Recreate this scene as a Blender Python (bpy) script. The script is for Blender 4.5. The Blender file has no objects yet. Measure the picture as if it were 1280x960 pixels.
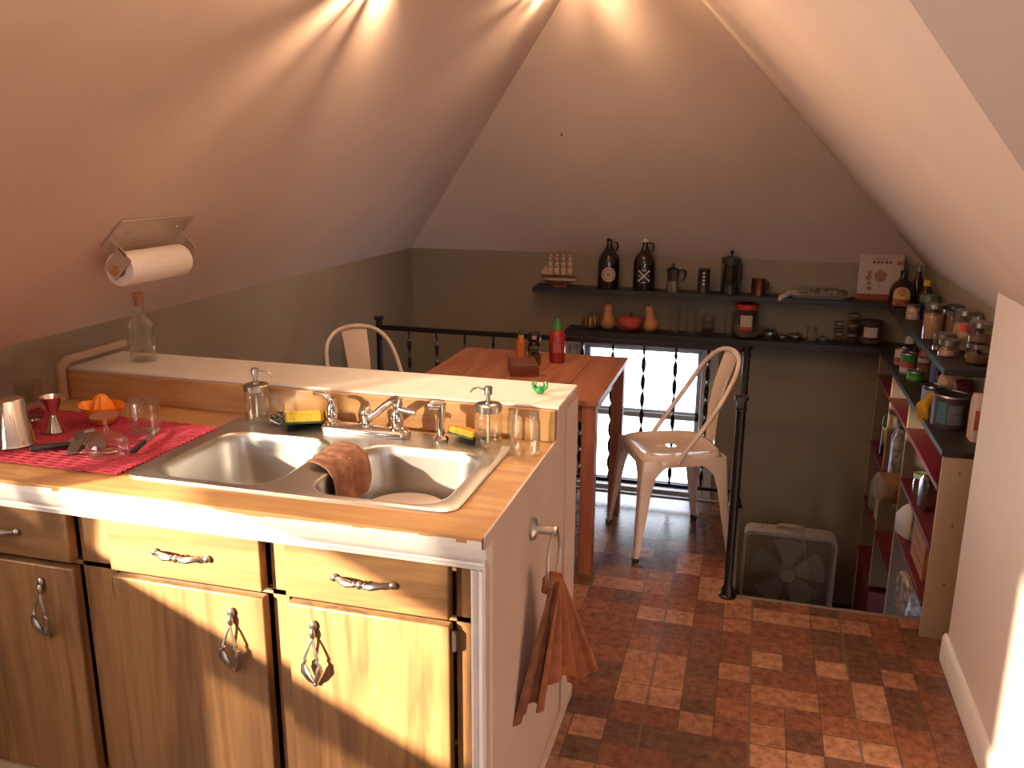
import bpy, bmesh, math, random
from mathutils import Vector, Matrix
from math import pi, sin, cos, atan2, sqrt
random.seed(4)
SC = bpy.context.scene
COL = SC.collection
WORLD_STR, SUN_E, EXPO, GOBO, GLOW_A, GLOW_B, FILL_C, LCX, LCY, FILL_D = 7, 52, 0.0, .12, 42, 24, 175, -.85, .35, 60
# ------------------------------------------------------------------ camera
cam = bpy.data.objects.new('camera', bpy.data.cameras.new('camera')); COL.objects.link(cam)
FW = Vector((-0.2599488, 0.93304702, -0.24869636)); RT = Vector((0.96288856, 0.26983483, 0.00589816)); UP = Vector((-0.0726102, 0.23793366, 0.96856354))
M = Matrix((RT, UP, -FW)).transposed().to_4x4(); M.translation = Vector((0, 0, 1.6328)); cam.matrix_world = M
cam.data.sensor_width = 36; cam.data.lens = 1089.43*36/1280; cam.data.clip_start = .02
SC.camera = cam
# ------------------------------------------------------------------ world, sun, exposure
w = bpy.data.worlds.new('world'); SC.world = w; w.use_nodes = True
bg = w.node_tree.nodes['Background']; bg.inputs[0].default_value = (.80, .88, 1.0, 1); bg.inputs[1].default_value = WORLD_STR
SUN_DIR = Vector((.72, 1.0, -.31)).normalized()
sun = bpy.data.objects.new('sun', bpy.data.lights.new('sun', 'SUN')); COL.objects.link(sun)
sun.data.energy = SUN_E; sun.data.color = (1, .80, .56); sun.data.angle = math.radians(.9)
sun.rotation_euler = SUN_DIR.to_track_quat('-Z', 'Y').to_euler(); sun.location = (-6, -7, 5)
vs = SC.view_settings; vs.view_transform = 'Standard'; vs.look = 'None'; vs.gamma = 1; vs.use_curve_mapping = False; vs.exposure = EXPO
SC.cycles.use_denoising = True; SC.cycles.max_bounces = 10; SC.cycles.diffuse_bounces = 6; SC.cycles.transparent_max_bounces = 16
SC.cycles.sample_clamp_indirect = 6; SC.cycles.caustics_reflective = False; SC.cycles.caustics_refractive = False
# ------------------------------------------------------------------ materials
def mat(name, col, rough=.6, metal=0, var=.0, scale=20, bump=0, spec=.5, coat=0, emit=0, stretch=(1,1,1)):
    m = bpy.data.materials.new(name); m.use_nodes = True; nt = m.node_tree; N = nt.nodes; L = nt.links
    b = N['Principled BSDF']; b.inputs['Roughness'].default_value = rough; b.inputs['Metallic'].default_value = metal
    b.inputs['Specular IOR Level'].default_value = spec; b.inputs['Coat Weight'].default_value = coat
    b.inputs['Base Color'].default_value = (*col, 1)
    if emit: b.inputs['Emission Color'].default_value = (*col, 1); b.inputs['Emission Strength'].default_value = emit
    if var or bump:
        tc = N.new('ShaderNodeTexCoord'); mp = N.new('ShaderNodeMapping'); mp.inputs['Scale'].default_value = stretch
        nz = N.new('ShaderNodeTexNoise'); nz.inputs['Scale'].default_value = scale; nz.inputs['Detail'].default_value = 5
        L.new(tc.outputs['Object'], mp.inputs[0]); L.new(mp.outputs[0], nz.inputs['Vector'])
        if var:
            r = N.new('ShaderNodeValToRGB'); r.color_ramp.elements[0].position = .3; r.color_ramp.elements[1].position = .7
            r.color_ramp.elements[0].color = (*[c*(1-var) for c in col], 1); r.color_ramp.elements[1].color = (*[min(1, c*(1+var)) for c in col], 1)
            L.new(nz.outputs[0], r.inputs[0]); L.new(r.outputs[0], b.inputs['Base Color'])
        if bump:
            bp = N.new('ShaderNodeBump'); bp.inputs['Strength'].default_value = bump; bp.inputs['Distance'].default_value = .004
            L.new(nz.outputs[0], bp.inputs['Height']); L.new(bp.outputs[0], b.inputs['Normal'])
    return m
def wood(name, c1, c2, axis=0, rough=.35, scale=6, fine=60, coat=.2, knots=False):
    """grain running along the given axis, in world-sized object coordinates"""
    m = bpy.data.materials.new(name); m.use_nodes = True; nt = m.node_tree; N = nt.nodes; L = nt.links; b = N['Principled BSDF']
    b.inputs['Roughness'].default_value = rough; b.inputs['Coat Weight'].default_value = coat; b.inputs['Coat Roughness'].default_value = .25
    tc = N.new('ShaderNodeTexCoord'); mp = N.new('ShaderNodeMapping'); s = [1, 1, 1]; s[axis] = .09; mp.inputs['Scale'].default_value = s
    L.new(tc.outputs['Object'], mp.inputs[0])
    n1 = N.new('ShaderNodeTexNoise'); n1.inputs['Scale'].default_value = scale; n1.inputs['Detail'].default_value = 4; n1.inputs['Distortion'].default_value = 1.2
    n2 = N.new('ShaderNodeTexNoise'); n2.inputs['Scale'].default_value = fine; n2.inputs['Detail'].default_value = 3
    L.new(mp.outputs[0], n1.inputs[0]); L.new(mp.outputs[0], n2.inputs[0])
    wv = N.new('ShaderNodeMath'); wv.operation = 'MULTIPLY'; wv.inputs[1].default_value = 9; L.new(n1.outputs[0], wv.inputs[0])
    fr = N.new('ShaderNodeMath'); fr.operation = 'PINGPONG'; fr.inputs[1].default_value = 1; L.new(wv.outputs[0], fr.inputs[0])
    ad = N.new('ShaderNodeMath'); ad.operation = 'MULTIPLY_ADD'; ad.inputs[1].default_value = .45; L.new(fr.outputs[0], ad.inputs[0])
    sc = N.new('ShaderNodeMath'); sc.operation = 'MULTIPLY'; sc.inputs[1].default_value = .6; L.new(n2.outputs[0], sc.inputs[0]); L.new(sc.outputs[0], ad.inputs[2])
    r = N.new('ShaderNodeValToRGB'); r.color_ramp.elements[0].position = .2; r.color_ramp.elements[1].position = .8
    r.color_ramp.elements[0].color = (*c1, 1); r.color_ramp.elements[1].color = (*c2, 1)
    L.new(ad.outputs[0], r.inputs[0]); out = r.outputs[0]
    if knots:
        v = N.new('ShaderNodeTexVoronoi'); v.inputs['Scale'].default_value = 5.5; L.new(tc.outputs['Object'], v.inputs[0])
        k = N.new('ShaderNodeValToRGB'); k.color_ramp.elements[0].position = .07; k.color_ramp.elements[1].position = .16
        k.color_ramp.elements[0].color = (.25, .2, .2, 1); k.color_ramp.elements[1].color = (1, 1, 1, 1); L.new(v.outputs['Distance'], k.inputs[0])
        mx = N.new('ShaderNodeMixRGB'); mx.blend_type = 'MULTIPLY'; mx.inputs[0].default_value = .8; L.new(out, mx.inputs[1]); L.new(k.outputs[0], mx.inputs[2]); out = mx.outputs[0]
    L.new(out, b.inputs['Base Color'])
    return m
def glass(name, tint=(.985, .99, .985), edge=.32, rough=.02):
    m = bpy.data.materials.new(name); m.use_nodes = True; nt = m.node_tree; N = nt.nodes; L = nt.links; N.clear()
    o = N.new('ShaderNodeOutputMaterial'); t = N.new('ShaderNodeBsdfTransparent'); t.inputs[0].default_value = (*tint, 1)
    g = N.new('ShaderNodeBsdfGlossy'); g.inputs['Roughness'].default_value = rough; g.inputs[0].default_value = (.95, .95, .95, 1)
    lw = N.new('ShaderNodeLayerWeight'); lw.inputs[0].default_value = edge
    mp = N.new('ShaderNodeMath'); mp.operation = 'MULTIPLY'; mp.inputs[1].default_value = .7
    mx = N.new('ShaderNodeMixShader'); L.new(lw.outputs['Facing'], mp.inputs[0]); L.new(mp.outputs[0], mx.inputs[0]); L.new(t.outputs[0], mx.inputs[1]); L.new(g.outputs[0], mx.inputs[2]); L.new(mx.outputs[0], o.inputs[0])
    return m
def sheer(name, col, thru):
    m = bpy.data.materials.new(name); m.use_nodes = True; nt = m.node_tree; N = nt.nodes; L = nt.links; N.clear()
    o = N.new('ShaderNodeOutputMaterial'); t = N.new('ShaderNodeBsdfTransparent'); d = N.new('ShaderNodeBsdfTranslucent'); d.inputs[0].default_value = (*col, 1)
    mx = N.new('ShaderNodeMixShader'); mx.inputs[0].default_value = 1-thru; L.new(t.outputs[0], mx.inputs[1]); L.new(d.outputs[0], mx.inputs[2]); L.new(mx.outputs[0], o.inputs[0])
    return m
def tile_floor():
    m = bpy.data.materials.new('vinyl_tile'); m.use_nodes = True; nt = m.node_tree; N = nt.nodes; L = nt.links; b = N['Principled BSDF']
    def mth(op, a, bb=None, c=None):
        n = N.new('ShaderNodeMath'); n.operation = op
        for i, v in enumerate((a, bb, c)):
            if v is None: continue
            if isinstance(v, (int, float)): n.inputs[i].default_value = v
            else: L.new(v, n.inputs[i])
        return n.outputs[0]
    tc = N.new('ShaderNodeTexCoord'); sp = N.new('ShaderNodeSeparateXYZ'); L.new(tc.outputs['Object'], sp.inputs[0])
    S = .2067
    X = mth('DIVIDE', mth('ADD', sp.outputs[0], 20*S-.08), S); Y = mth('DIVIDE', mth('ADD', sp.outputs[1], 20*S-.02), S)
    bx = mth('FLOOR', X); by = mth('FLOOR', Y)
    def white(x, y, z):
        c = N.new('ShaderNodeCombineXYZ')
        for i, v in enumerate((x, y, z)):
            if isinstance(v, (int, float)): c.inputs[i].default_value = v
            else: L.new(v, c.inputs[i])
        n = N.new('ShaderNodeTexWhiteNoise'); L.new(c.outputs[0], n.inputs[0]); return n.outputs['Value']
    r = white(bx, by, 3.3)
    fx = mth('FRACT', X); fy = mth('FRACT', Y)
    splx = mth('GREATER_THAN', r, .38); sply = mth('LESS_THAN', r, .68)
    lx = mth('MULTIPLY', mth('FLOOR', mth('MULTIPLY', fx, 2)), splx); ly = mth('MULTIPLY', mth('FLOOR', mth('MULTIPLY', fy, 2)), sply)
    idv = white(mth('ADD', bx, mth('MULTIPLY', lx, .5)), mth('ADD', by, mth('MULTIPLY', ly, .5)), .7)
    cr = N.new('ShaderNodeValToRGB'); cr.color_ramp.interpolation = 'CONSTANT'
    cols = [(.125,.062,.042), (.19,.075,.045), (.24,.100,.058), (.30,.145,.085), (.21,.085,.050), (.36,.185,.115), (.15,.070,.046)]
    cr.color_ramp.elements[0].color = (*cols[0], 1); cr.color_ramp.elements[1].position = 1/7; cr.color_ramp.elements[1].color = (*cols[1], 1)
    for i in range(2, 7): e = cr.color_ramp.elements.new(i/7); e.color = (*cols[i], 1)
    L.new(idv, cr.inputs[0])
    nz = N.new('ShaderNodeTexNoise'); nz.inputs['Scale'].default_value = 34; nz.inputs['Detail'].default_value = 8; nz.inputs['Roughness'].default_value = .7; L.new(tc.outputs['Object'], nz.inputs[0])
    nr = N.new('ShaderNodeValToRGB'); nr.color_ramp.elements[0].position = .32; nr.color_ramp.elements[1].position = .68; nr.color_ramp.elements[0].color = (.52,.48,.47,1); nr.color_ramp.elements[1].color = (1.5,1.46,1.42,1); L.new(nz.outputs[0], nr.inputs[0])
    mx = N.new('ShaderNodeMixRGB'); mx.blend_type = 'MULTIPLY'; mx.inputs[0].default_value = 1; L.new(cr.outputs[0], mx.inputs[1]); L.new(nr.outputs[0], mx.inputs[2])
    # joints: fine ones around each block, wider ones every tile
    def near(f, wd): return mth('LESS_THAN', mth('PINGPONG', f, .5), wd)
    f2x = mth('FRACT', mth('MULTIPLY', fx, 2)); f2y = mth('FRACT', mth('MULTIPLY', fy, 2))
    j = mth('MAXIMUM', mth('MAXIMUM', near(fx, .010), near(fy, .010)), mth('MAXIMUM', mth('MULTIPLY', near(f2x, .020), splx), mth('MULTIPLY', near(f2y, .020), sply)))
    g = N.new('ShaderNodeMixRGB'); g.inputs[2].default_value = (.085,.055,.038,1); L.new(mth('MULTIPLY', j, .8), g.inputs[0]); L.new(mx.outputs[0], g.inputs[1])
    t3 = mth('FRACT', mth('DIVIDE', mth('ADD', sp.outputs[0], 6.2-.08+.31), .31)); big = near(t3, .014)
    g2 = N.new('ShaderNodeMixRGB'); g2.inputs[2].default_value = (.15,.10,.07,1); L.new(mth('MULTIPLY', big, .8), g2.inputs[0]); L.new(g.outputs[0], g2.inputs[1])
    L.new(g2.outputs[0], b.inputs['Base Color'])
    rr = N.new('ShaderNodeMath'); rr.operation = 'MULTIPLY_ADD'; rr.inputs[1].default_value = .22; rr.inputs[2].default_value = .08; L.new(nz.outputs[0], rr.inputs[0]); L.new(rr.outputs[0], b.inputs['Roughness'])
    bp = N.new('ShaderNodeBump'); b.inputs['Coat Weight'].default_value = .35; b.inputs['Coat Roughness'].default_value = .16; bp.inputs['Strength'].default_value = .22; bp.inputs['Distance'].default_value = .003; L.new(nz.outputs[0], bp.inputs['Height']); L.new(bp.outputs[0], b.inputs['Normal'])
    return m
# ------------------------------------------------------------------ geometry collector
class G:
    def __init__(s): s.v = []; s.f = []; s.s = []
    def add(s, vs, fs, smooth=False, M=None):
        o = len(s.v)
        s.v += [tuple(M @ Vector(p)) if M else tuple(p) for p in vs]
        s.f += [tuple(i+o for i in f) for f in fs]; s.s += [smooth]*len(fs); return s
    def box(s, x0, x1, y0, y1, z0, z1, M=None):
        vs = [(x, y, z) for x in (x0, x1) for y in (y0, y1) for z in (z0, z1)]
        return s.add(vs, [(0,1,3,2), (4,6,7,5), (0,4,5,1), (2,3,7,6), (0,2,6,4), (1,5,7,3)], False, M)
    def loft(s, rings, smooth=True, cap=True, closed=False, M=None):
        n = len(rings[0]); vs = [p for r in rings for p in r]; fs = []
        R = len(rings)
        for i in range(R if closed else R-1):
            j = (i+1) % R
            for k in range(n): fs.append((i*n+k, i*n+(k+1) % n, j*n+(k+1) % n, j*n+k))
        s.add(vs, fs, smooth, M)
        if cap and not closed:
            s.add(rings[0], [tuple(range(n))[::-1]], False, M); s.add(rings[-1], [tuple(range(n))], False, M)
        return s
    def lathe(s, prof, c=(0,0,0), seg=24, M=None, sx=1, sy=1, smooth=True):
        rings = [[(c[0]+max(r, 1e-5)*cos(2*pi*k/seg)*sx, c[1]+max(r, 1e-5)*sin(2*pi*k/seg)*sy, c[2]+z) for k in range(seg)] for r, z in prof]
        return s.loft(rings, smooth, True, False, M)
    def tube(s, pts, r, seg=8, closed=False, M=None, flat=1):
        P = [Vector(p) for p in pts]; n = len(P); rings = []; up = None
        for i, p in enumerate(P):
            a = P[(i-1) % n] if (closed or i) else P[0]; b = P[(i+1) % n] if (closed or i < n-1) else P[-1]
            t = (b-a).normalized()
            if up is None: up = Vector((0,0,1)) if abs(t.z) < .9 else Vector((0,1,0))
            sd = t.cross(up).normalized(); up = sd.cross(t).normalized()
            rr = r[i] if isinstance(r, (list, tuple)) else r
            rings.append([tuple(p+sd*cos(2*pi*k/seg)*rr+up*sin(2*pi*k/seg)*rr*flat) for k in range(seg)])
        return s.loft(rings, True, not closed, closed, M)
    def prism(s, poly, a0, a1, ax='z', M=None, smooth=False):
        def P(u, v, t): return (u, v, t) if ax == 'z' else ((u, t, v) if ax == 'y' else (t, u, v))
        return s.loft([[P(u, v, a0) for u, v in poly], [P(u, v, a1) for u, v in poly]], smooth, True, False, M)
    def ball(s, c, r, seg=16, M=None):
        if isinstance(r, (int, float)): r = (r, r, r)
        rings = []
        for i in range(seg//2+1):
            a = -pi/2+pi*i/(seg//2); q = max(cos(a), 1e-4)
            rings.append([(c[0]+r[0]*q*cos(2*pi*k/seg), c[1]+r[1]*q*sin(2*pi*k/seg), c[2]+r[2]*sin(a)) for k in range(seg)])
        return s.loft(rings, True, True, False, M)
    def sheet(s, fn, nu, nv, th=0, M=None, smooth=True):
        top = [[Vector(fn(i/nu, j/nv)) for j in range(nv+1)] for i in range(nu+1)]
        vs = [tuple(top[i][j]) for i in range(nu+1) for j in range(nv+1)]; W = nv+1
        fs = [(i*W+j, (i+1)*W+j, (i+1)*W+j+1, i*W+j+1) for i in range(nu) for j in range(nv)]
        if th:
            nn = []
            for i in range(nu+1):
                for j in range(nv+1):
                    du = top[min(i+1, nu)][j]-top[max(i-1, 0)][j]; dv = top[i][min(j+1, nv)]-top[i][max(j-1, 0)]
                    n = du.cross(dv); n = n.normalized() if n.length > 1e-9 else Vector((0,0,1)); nn.append(tuple(Vector(vs[i*W+j])-n*th))
            o = len(vs); vs = vs+nn; fs = fs+[tuple(k+o for k in f)[::-1] for f in fs]
            edge = [i*W for i in range(nu+1)]+[nu*W+j for j in range(1, nv+1)]+[i*W+nv for i in range(nu-1, -1, -1)]+[j for j in range(nv-1, 0, -1)]
            for a, b in zip(edge, edge[1:]+edge[:1]): fs.append((a, b, b+o, a+o))
        return s.add(vs, fs, smooth, M)
    def patch(s, poly, r, a0, th=.0006, n=1, M=None, sub=8):
        """a 2D outline wrapped on a cylinder of radius r, facing angle a0"""
        us = [p[0] for p in poly]; pts = []
        k = len(poly)
        for i in range(k):
            (u0, v0), (u1, v1) = poly[i], poly[(i+1) % k]
            for j in range(sub): t = j/sub; pts.append((u0+(u1-u0)*t, v0+(v1-v0)*t))
        cu = sum(p[0] for p in pts)/len(pts); cv = sum(p[1] for p in pts)/len(pts)
        rings = []
        for q in (1, .66, .33, .001):
            rings.append([((r+th)*cos(a0+(cu+(u-cu)*q)/r), (r+th)*sin(a0+(cu+(u-cu)*q)/r), cv+(v-cv)*q) for u, v in pts])
        return s.loft(rings, True, False, False, M)
    def obj(s, name, m, parent=None, bevel=0, seg=2, sub=0, loc=None, rot=None):
        me = bpy.data.meshes.new(name); me.from_pydata(s.v, [], s.f); me.polygons.foreach_set('use_smooth', s.s)
        bm = bmesh.new(); bm.from_mesh(me); bmesh.ops.remove_doubles(bm, verts=bm.verts, dist=2e-5); bmesh.ops.dissolve_degenerate(bm, edges=bm.edges, dist=1e-6); bmesh.ops.recalc_face_normals(bm, faces=bm.faces); bm.to_mesh(me); bm.free(); me.set_sharp_from_angle(angle=math.radians(42))
        me.materials.append(m); o = bpy.data.objects.new(name, me); COL.objects.link(o)
        if parent: o.parent = parent
        if loc: o.location = loc
        if rot: o.rotation_euler = rot
        if sub: q = o.modifiers.new('sub', 'SUBSURF'); q.levels = q.render_levels = sub
        if bevel: q = o.modifiers.new('bevel', 'BEVEL'); q.width = bevel; q.segments = seg; q.limit_method = 'ANGLE'; q.angle_limit = .7
        return o
def tag(o, label, cat, group=None, kind=None):
    o['label'] = label; o['category'] = cat
    if group: o['group'] = group
    if kind: o['kind'] = kind
    return o
def thing(name, label, cat, loc=(0,0,0), rz=0, group=None):
    o = bpy.data.objects.new(name, None); COL.objects.link(o); o.empty_display_size = .05; o.location = loc; o.rotation_euler = (0, 0, rz)
    return tag(o, label, cat, group)
def struct(name, g, m, bevel=0, parent=None):
    o = g.obj(name, m, parent, bevel)
    if not parent: o['kind'] = 'structure'
    return o
def dup(root, loc, rz, label):
    r = root.copy(); COL.objects.link(r); r.location = loc; r.rotation_euler = (0, 0, rz); r['label'] = label
    for ch in list(root.children):
        c = ch.copy(); COL.objects.link(c); c.parent = r
        for g in ch.children: d = g.copy(); COL.objects.link(d); d.parent = c
    return r
def facing(x, y): return atan2(-y, -x)      # the angle from a spot towards the middle of the kitchen floor
def rrect(hx, hy, r, n=6, cx=0, cy=0):
    out = []
    for (sx, sy, a0) in ((1,1,0), (-1,1,pi/2), (-1,-1,pi), (1,-1,3*pi/2)):
        for k in range(n+1): a = a0+pi/2*k/n; out.append((cx+sx*(hx-r)+r*cos(a), cy+sy*(hy-r)+r*sin(a)))
    return out
def poly_mesh(name, polys, m, kind=True, th=0):
    g = G()
    for p in polys: g.add(p, [tuple(range(len(p)))])
    return struct(name, g, m)
# ------------------------------------------------------------------ shared materials
M_ceil = mat('ceiling_paint', (.68, .53, .445), .75, var=.04, scale=3, bump=.06)
M_wall = mat('taupe_paint', (.245, .195, .140), .7, var=.05, scale=4, bump=.08)
M_near = mat('pale_wall_paint', (.72, .62, .58), .6, var=.02, scale=4)
M_white = mat('white_paint', (.78, .74, .70), .42, var=.05, scale=14, bump=.05)
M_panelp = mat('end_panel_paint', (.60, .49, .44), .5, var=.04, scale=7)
M_floor = tile_floor()
M_cab = wood('cabinet_wood', (.125, .058, .022), (.27, .142, .056), 2, .42, 5, 70)
M_cabh = wood('drawer_wood', (.125, .058, .022), (.27, .142, .056), 0, .42, 5, 70)
M_top = wood('laminate_wood', (.42, .215, .085), (.60, .36, .16), 0, .30, 7, 60, coat=.35)
M_pine = wood('stained_pine', (.30, .10, .055), (.54, .22, .12), 1, .38, 5, 50, coat=.25, knots=True)
M_pinex = wood('stained_pine_leg', (.23, .070, .036), (.38, .13, .07), 2, .42, 6, 50, coat=.2)
M_ss = mat('brushed_steel', (.56, .54, .52), .36, 1, var=.05, scale=60, stretch=(1, 8, 8))
M_chrome = mat('chrome', (.75, .73, .70), .10, 1)
M_dull = mat('dull_metal', (.42, .40, .38), .28, 1)
M_black = mat('black_metal', (.012, .012, .014), .35, 0, var=.2, scale=60, coat=.3)
M_iron = mat('wrought_iron', (.014, .013, .015), .38, .4, bump=.1, scale=90)
M_blackp = mat('black_plastic', (.012, .012, .012), .35)
M_shelf = mat('black_board', (.016, .015, .016), .5, var=.2, scale=15)
M_red = mat('red_shelf_paint', (.12, .010, .018), .4, var=.1, scale=10)
M_mdf = wood('pale_board', (.36, .25, .155), (.42, .30, .19), 2, .6, 4, 50, coat=0)
M_glass = glass('clear_glass'); M_glassd = glass('smoky_glass', (.90, .89, .86), .2)
M_water = glass('liquid', (.90, .88, .80), .25)
M_pane = glass('window_glass', (.97, .98, .98), .1)
M_frame = mat('window_frame_paint', (.50, .52, .55), .5)
M_chair = mat('cream_enamel', (.68, .56, .49), .22, 0, var=.04, scale=12, coat=.5)
M_cork = mat('cork', (.50, .26, .12), .8, var=.25, scale=90)
M_paper = mat('paper', (.86, .80, .74), .85, var=.02, scale=60, bump=.1)
M_beige = mat('beige_trim', (.48, .36, .25), .5)
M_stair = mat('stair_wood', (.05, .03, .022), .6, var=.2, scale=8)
# ------------------------------------------------------------------ room shell
XW, YF, ZK, XR, ZC = -2.024, 4.971, 1.115, .85, 2.34
t = ZC-ZK
YE, XE0, YR = 3.19, 0.0, 4.15
# floor with the stair opening cut out of its far right corner
g = G(); g.box(-2.4, 3.0, -3.2, YE, -.22, 0); struct('floor', g, M_floor)
g = G(); g.box(XW, XE0, YE, YR, -.22, 0); struct('floor.001', g, M_floor)
g = G(); g.box(0, .72, YE-.004, YE+.012, -.24, .003); g.box(-.004, .012, YE, YR, -.24, .003); g.box(XW, .012, YR-.004, YR+.016, -.24, .006); struct('trim_1', g, mat('floor_edge_strip', (.20, .155, .13), .4))
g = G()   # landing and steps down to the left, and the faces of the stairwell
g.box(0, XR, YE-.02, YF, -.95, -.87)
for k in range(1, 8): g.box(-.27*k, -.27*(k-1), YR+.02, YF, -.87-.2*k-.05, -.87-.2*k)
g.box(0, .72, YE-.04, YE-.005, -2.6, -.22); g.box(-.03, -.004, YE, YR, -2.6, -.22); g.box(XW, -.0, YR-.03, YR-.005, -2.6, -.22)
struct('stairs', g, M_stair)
# knee walls
g = G(); g.box(XW-.1, XW, 1.25, YF+.1, -2.6, ZK); struct('wall_left', g, M_wall)
WX0, WX1, WZ0, WZ1 = -.945, -.255, -.27, .585
g = G(); g.box(XW, WX0, YF, YF+.12, -2.6, ZK); g.box(WX1, XR+.1, YF, YF+.12, -2.6, ZK); g.box(WX0, WX1, YF, YF+.12, WZ1, ZK); g.box(WX0, WX1, YF, YF+.12, -2.6, WZ0); struct('wall_far', g, M_wall)
g = G(); g.box(XR, XR+.1, 2.93, YF, -2.6, ZK); struct('wall_right', g, M_wall)
g = G(); g.prism([(1.88, 0), (2.92, 0), (2.92, ZK+XR-.71), (1.745, ZK+XR-.71), (1.88, ZK)], .71, XR+.1, 'x')
struct('wall_near_right', g, M_near)
g = G(); g.box(XR+.1, 3.0, 1.88, 1.98, 0, ZK); struct('wall_wing', g, M_near)
# ceiling: left slope, far hip, right slope, wing slope, flat strip
def yv(x): return x+1.03
xa, xb, ya = XW+t, XR-t, YF-t
polys = [
 [(XW,1.25,ZK), (XW,YF,ZK), (xa,ya,ZC), (xa,1.25,ZC)],
 [(XW,YF,ZK), (XR,YF,ZK), (xb,ya,ZC), (xa,ya,ZC)],
 [(XR,YF,ZK), (XR,1.88,ZK), (xb,.655,ZC), (xb,ya,ZC)],
 [(XR,1.88,ZK), (3.0,1.88,ZK), (3.0,.655,ZC), (xb,.655,ZC)],
 [(xa,1.25,ZC), (xa,ya,ZC), (xb,ya,ZC), (xb,.655,ZC), (3.0,.655,ZC), (3.0,-3.2,ZC), (-2.4,-3.2,ZC), (-2.4,1.25,ZC)],
]
poly_mesh('ceiling', polys, M_ceil)
g = G(); g.add([(-2.4,1.25,0), (XW,1.25,0), (XW,1.25,ZK), (xa,1.25,ZC), (-2.4,1.25,ZC)], [(0,1,2,3,4)]); struct('wall_dormer', g, M_wall)
# back and end walls; the left end wall holds the long window that the low sun comes through
XG = -2.4
g = G(); g.box(XG, .2, -3.3, -3.2, 0, ZC); g.box(1.7, 3.0, -3.3, -3.2, 0, ZC); g.box(.2, 1.7, -3.3, -3.2, 0, .8); g.box(.2, 1.7, -3.3, -3.2, 2.0, ZC); struct('wall_back', g, M_wall)
w4 = bpy.data.objects.new('window_4', None); COL.objects.link(w4); w4['kind'] = 'structure'
g = G(); g.box(.2, 1.7, -3.27, -3.22, .8, .84); g.box(.2, 1.7, -3.27, -3.22, 1.96, 2.0); g.box(.2, .24, -3.27, -3.22, .8, 2.0); g.box(1.66, 1.7, -3.27, -3.22, .8, 2.0); g.box(.93, .97, -3.27, -3.22, .8, 2.0); g.obj('window_frame', M_frame, w4); G().box(.2, 1.7, -3.25, -3.245, .8, 2.0).obj('pane', M_pane, w4)
g = G(); g.box(3.0, 3.1, -3.2, 1.98, 0, ZC); struct('wall_end_right', g, M_wall)
wz0, wz1 = 1.12, 2.02
g = G(); g.box(XG-.1, XG, -3.2, 1.25, 0, .35); g.box(XG-.1, XG, -3.2, -1.15, .35, wz0); g.box(XG-.1, XG, -.18, 1.25, .35, wz0); g.box(XG-.1, XG, -1.15, -.18, 1.05, wz0); g.box(XG-.1, XG, -3.2, 1.25, wz1, ZC); g.box(XG-.1, XG, 1.05, 1.25, wz0, wz1); g.box(XG-.1, XG, -2.05, -1.15, wz0, wz1); g.box(XG-.1, XG, -2.9, -2.05, wz0, 1.40); g.box(XG-.1, XG, -3.2, -2.9, wz0, wz1); struct('wall_end_left', g, M_wall)
def sash(name, y0, y1, mull):
    w_ = bpy.data.objects.new(name, None); COL.objects.link(w_); w_['kind'] = 'structure'
    g = G(); g.box(XG-.08, XG-.03, y0, y1, wz0, wz0+.03); g.box(XG-.08, XG-.03, y0, y1, wz1-.03, wz1)
    for y in [y0+.015, y1-.015]+mull: g.box(XG-.08, XG-.03, y-.015, y+.015, wz0, wz1)
    g.obj('window_frame', M_frame, w_); G().box(XG-.056, XG-.052, y0, y1, wz0, wz1).obj('pane', M_pane, w_)
sash('window_1', -1.15, 1.05, [.28]); sash('window_2', -2.9, -2.05, [])
# sheer sheet added out of view in the long window, cut to shape the sun
M_sheer = sheer('sheer_gobo', (.85, .80, .72), GOBO)
r_ = thing('sun_gobo', 'sheer sheet added out of view to shape the sun through the long side window', 'gobo', (XG, 0, wz1))
G().sheet(lambda u, v: (.012+.003*sin(u*40), -1.16+1.07*u, 1.08-.77*v-wz1), 20, 4).obj('lower_gobo', sheer('dense_gobo', (.5, .45, .4), .10), r_)  # added dense sheet, dims the lower sun patch on the cabinets
def gobo(u, v):
    y = -1.16+2.22*u; hem = 1.485-.11*max(0, min(1, (y+.6)/1.2))+.006*sin(y*9)-.45*max(0, min(1, (y-.20)/.12))
    return (.012+.004*sin(y*22), y, (hem-wz1)*v)
G().sheet(gobo, 40, 6).obj('upper_gobo', M_sheer, r_)
G().tube([(.02, -1.17, .02), (.02, 1.07, .02)], .018).obj('gobo_rod', M_white, r_)
# far window, its casing and sashes
w3 = bpy.data.objects.new('window_3', None); COL.objects.link(w3); w3['kind'] = 'structure'
g = G(); y0 = YF-.022
for a, b in ((-1.055, -1.03), (-1.022, -.99), (-.982, -.945)): g.box(a, b, y0-.004, YF+.001, -.36, .60)
g.box(-1.055, -.945, y0+.008, YF+.001, -.36, .60)
for a, b in ((-.255, -.215), (-.208, -.165)): g.box(a, b, y0-.004, YF+.001, -.36, .60)
g.box(-.255, -.165, y0+.008, YF+.001, -.36, .60); g.box(-1.07, -.15, y0-.010, YF+.001, .585, .632); g.box(-1.0, -.21, y0-.02, YF+.001, -.38, -.262)
g.obj('casing', M_frame, w3, .003)
g = G()
for z0, z1, y in ((WZ0, .185, YF+.03), (.165, WZ1, YF+.055)):
    g.box(WX0, WX1, y, y+.025, z0, z0+.035); g.box(WX0, WX1, y, y+.025, z1-.03, z1); g.box(WX0, WX0+.03, y, y+.025, z0, z1); g.box(WX1-.03, WX1, y, y+.025, z0, z1)
g.obj('sash', M_frame, w3, .002)
G().box(WX0, WX1, YF+.045, YF+.048, WZ0, WZ1).obj('pane', M_pane, w3)
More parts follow.
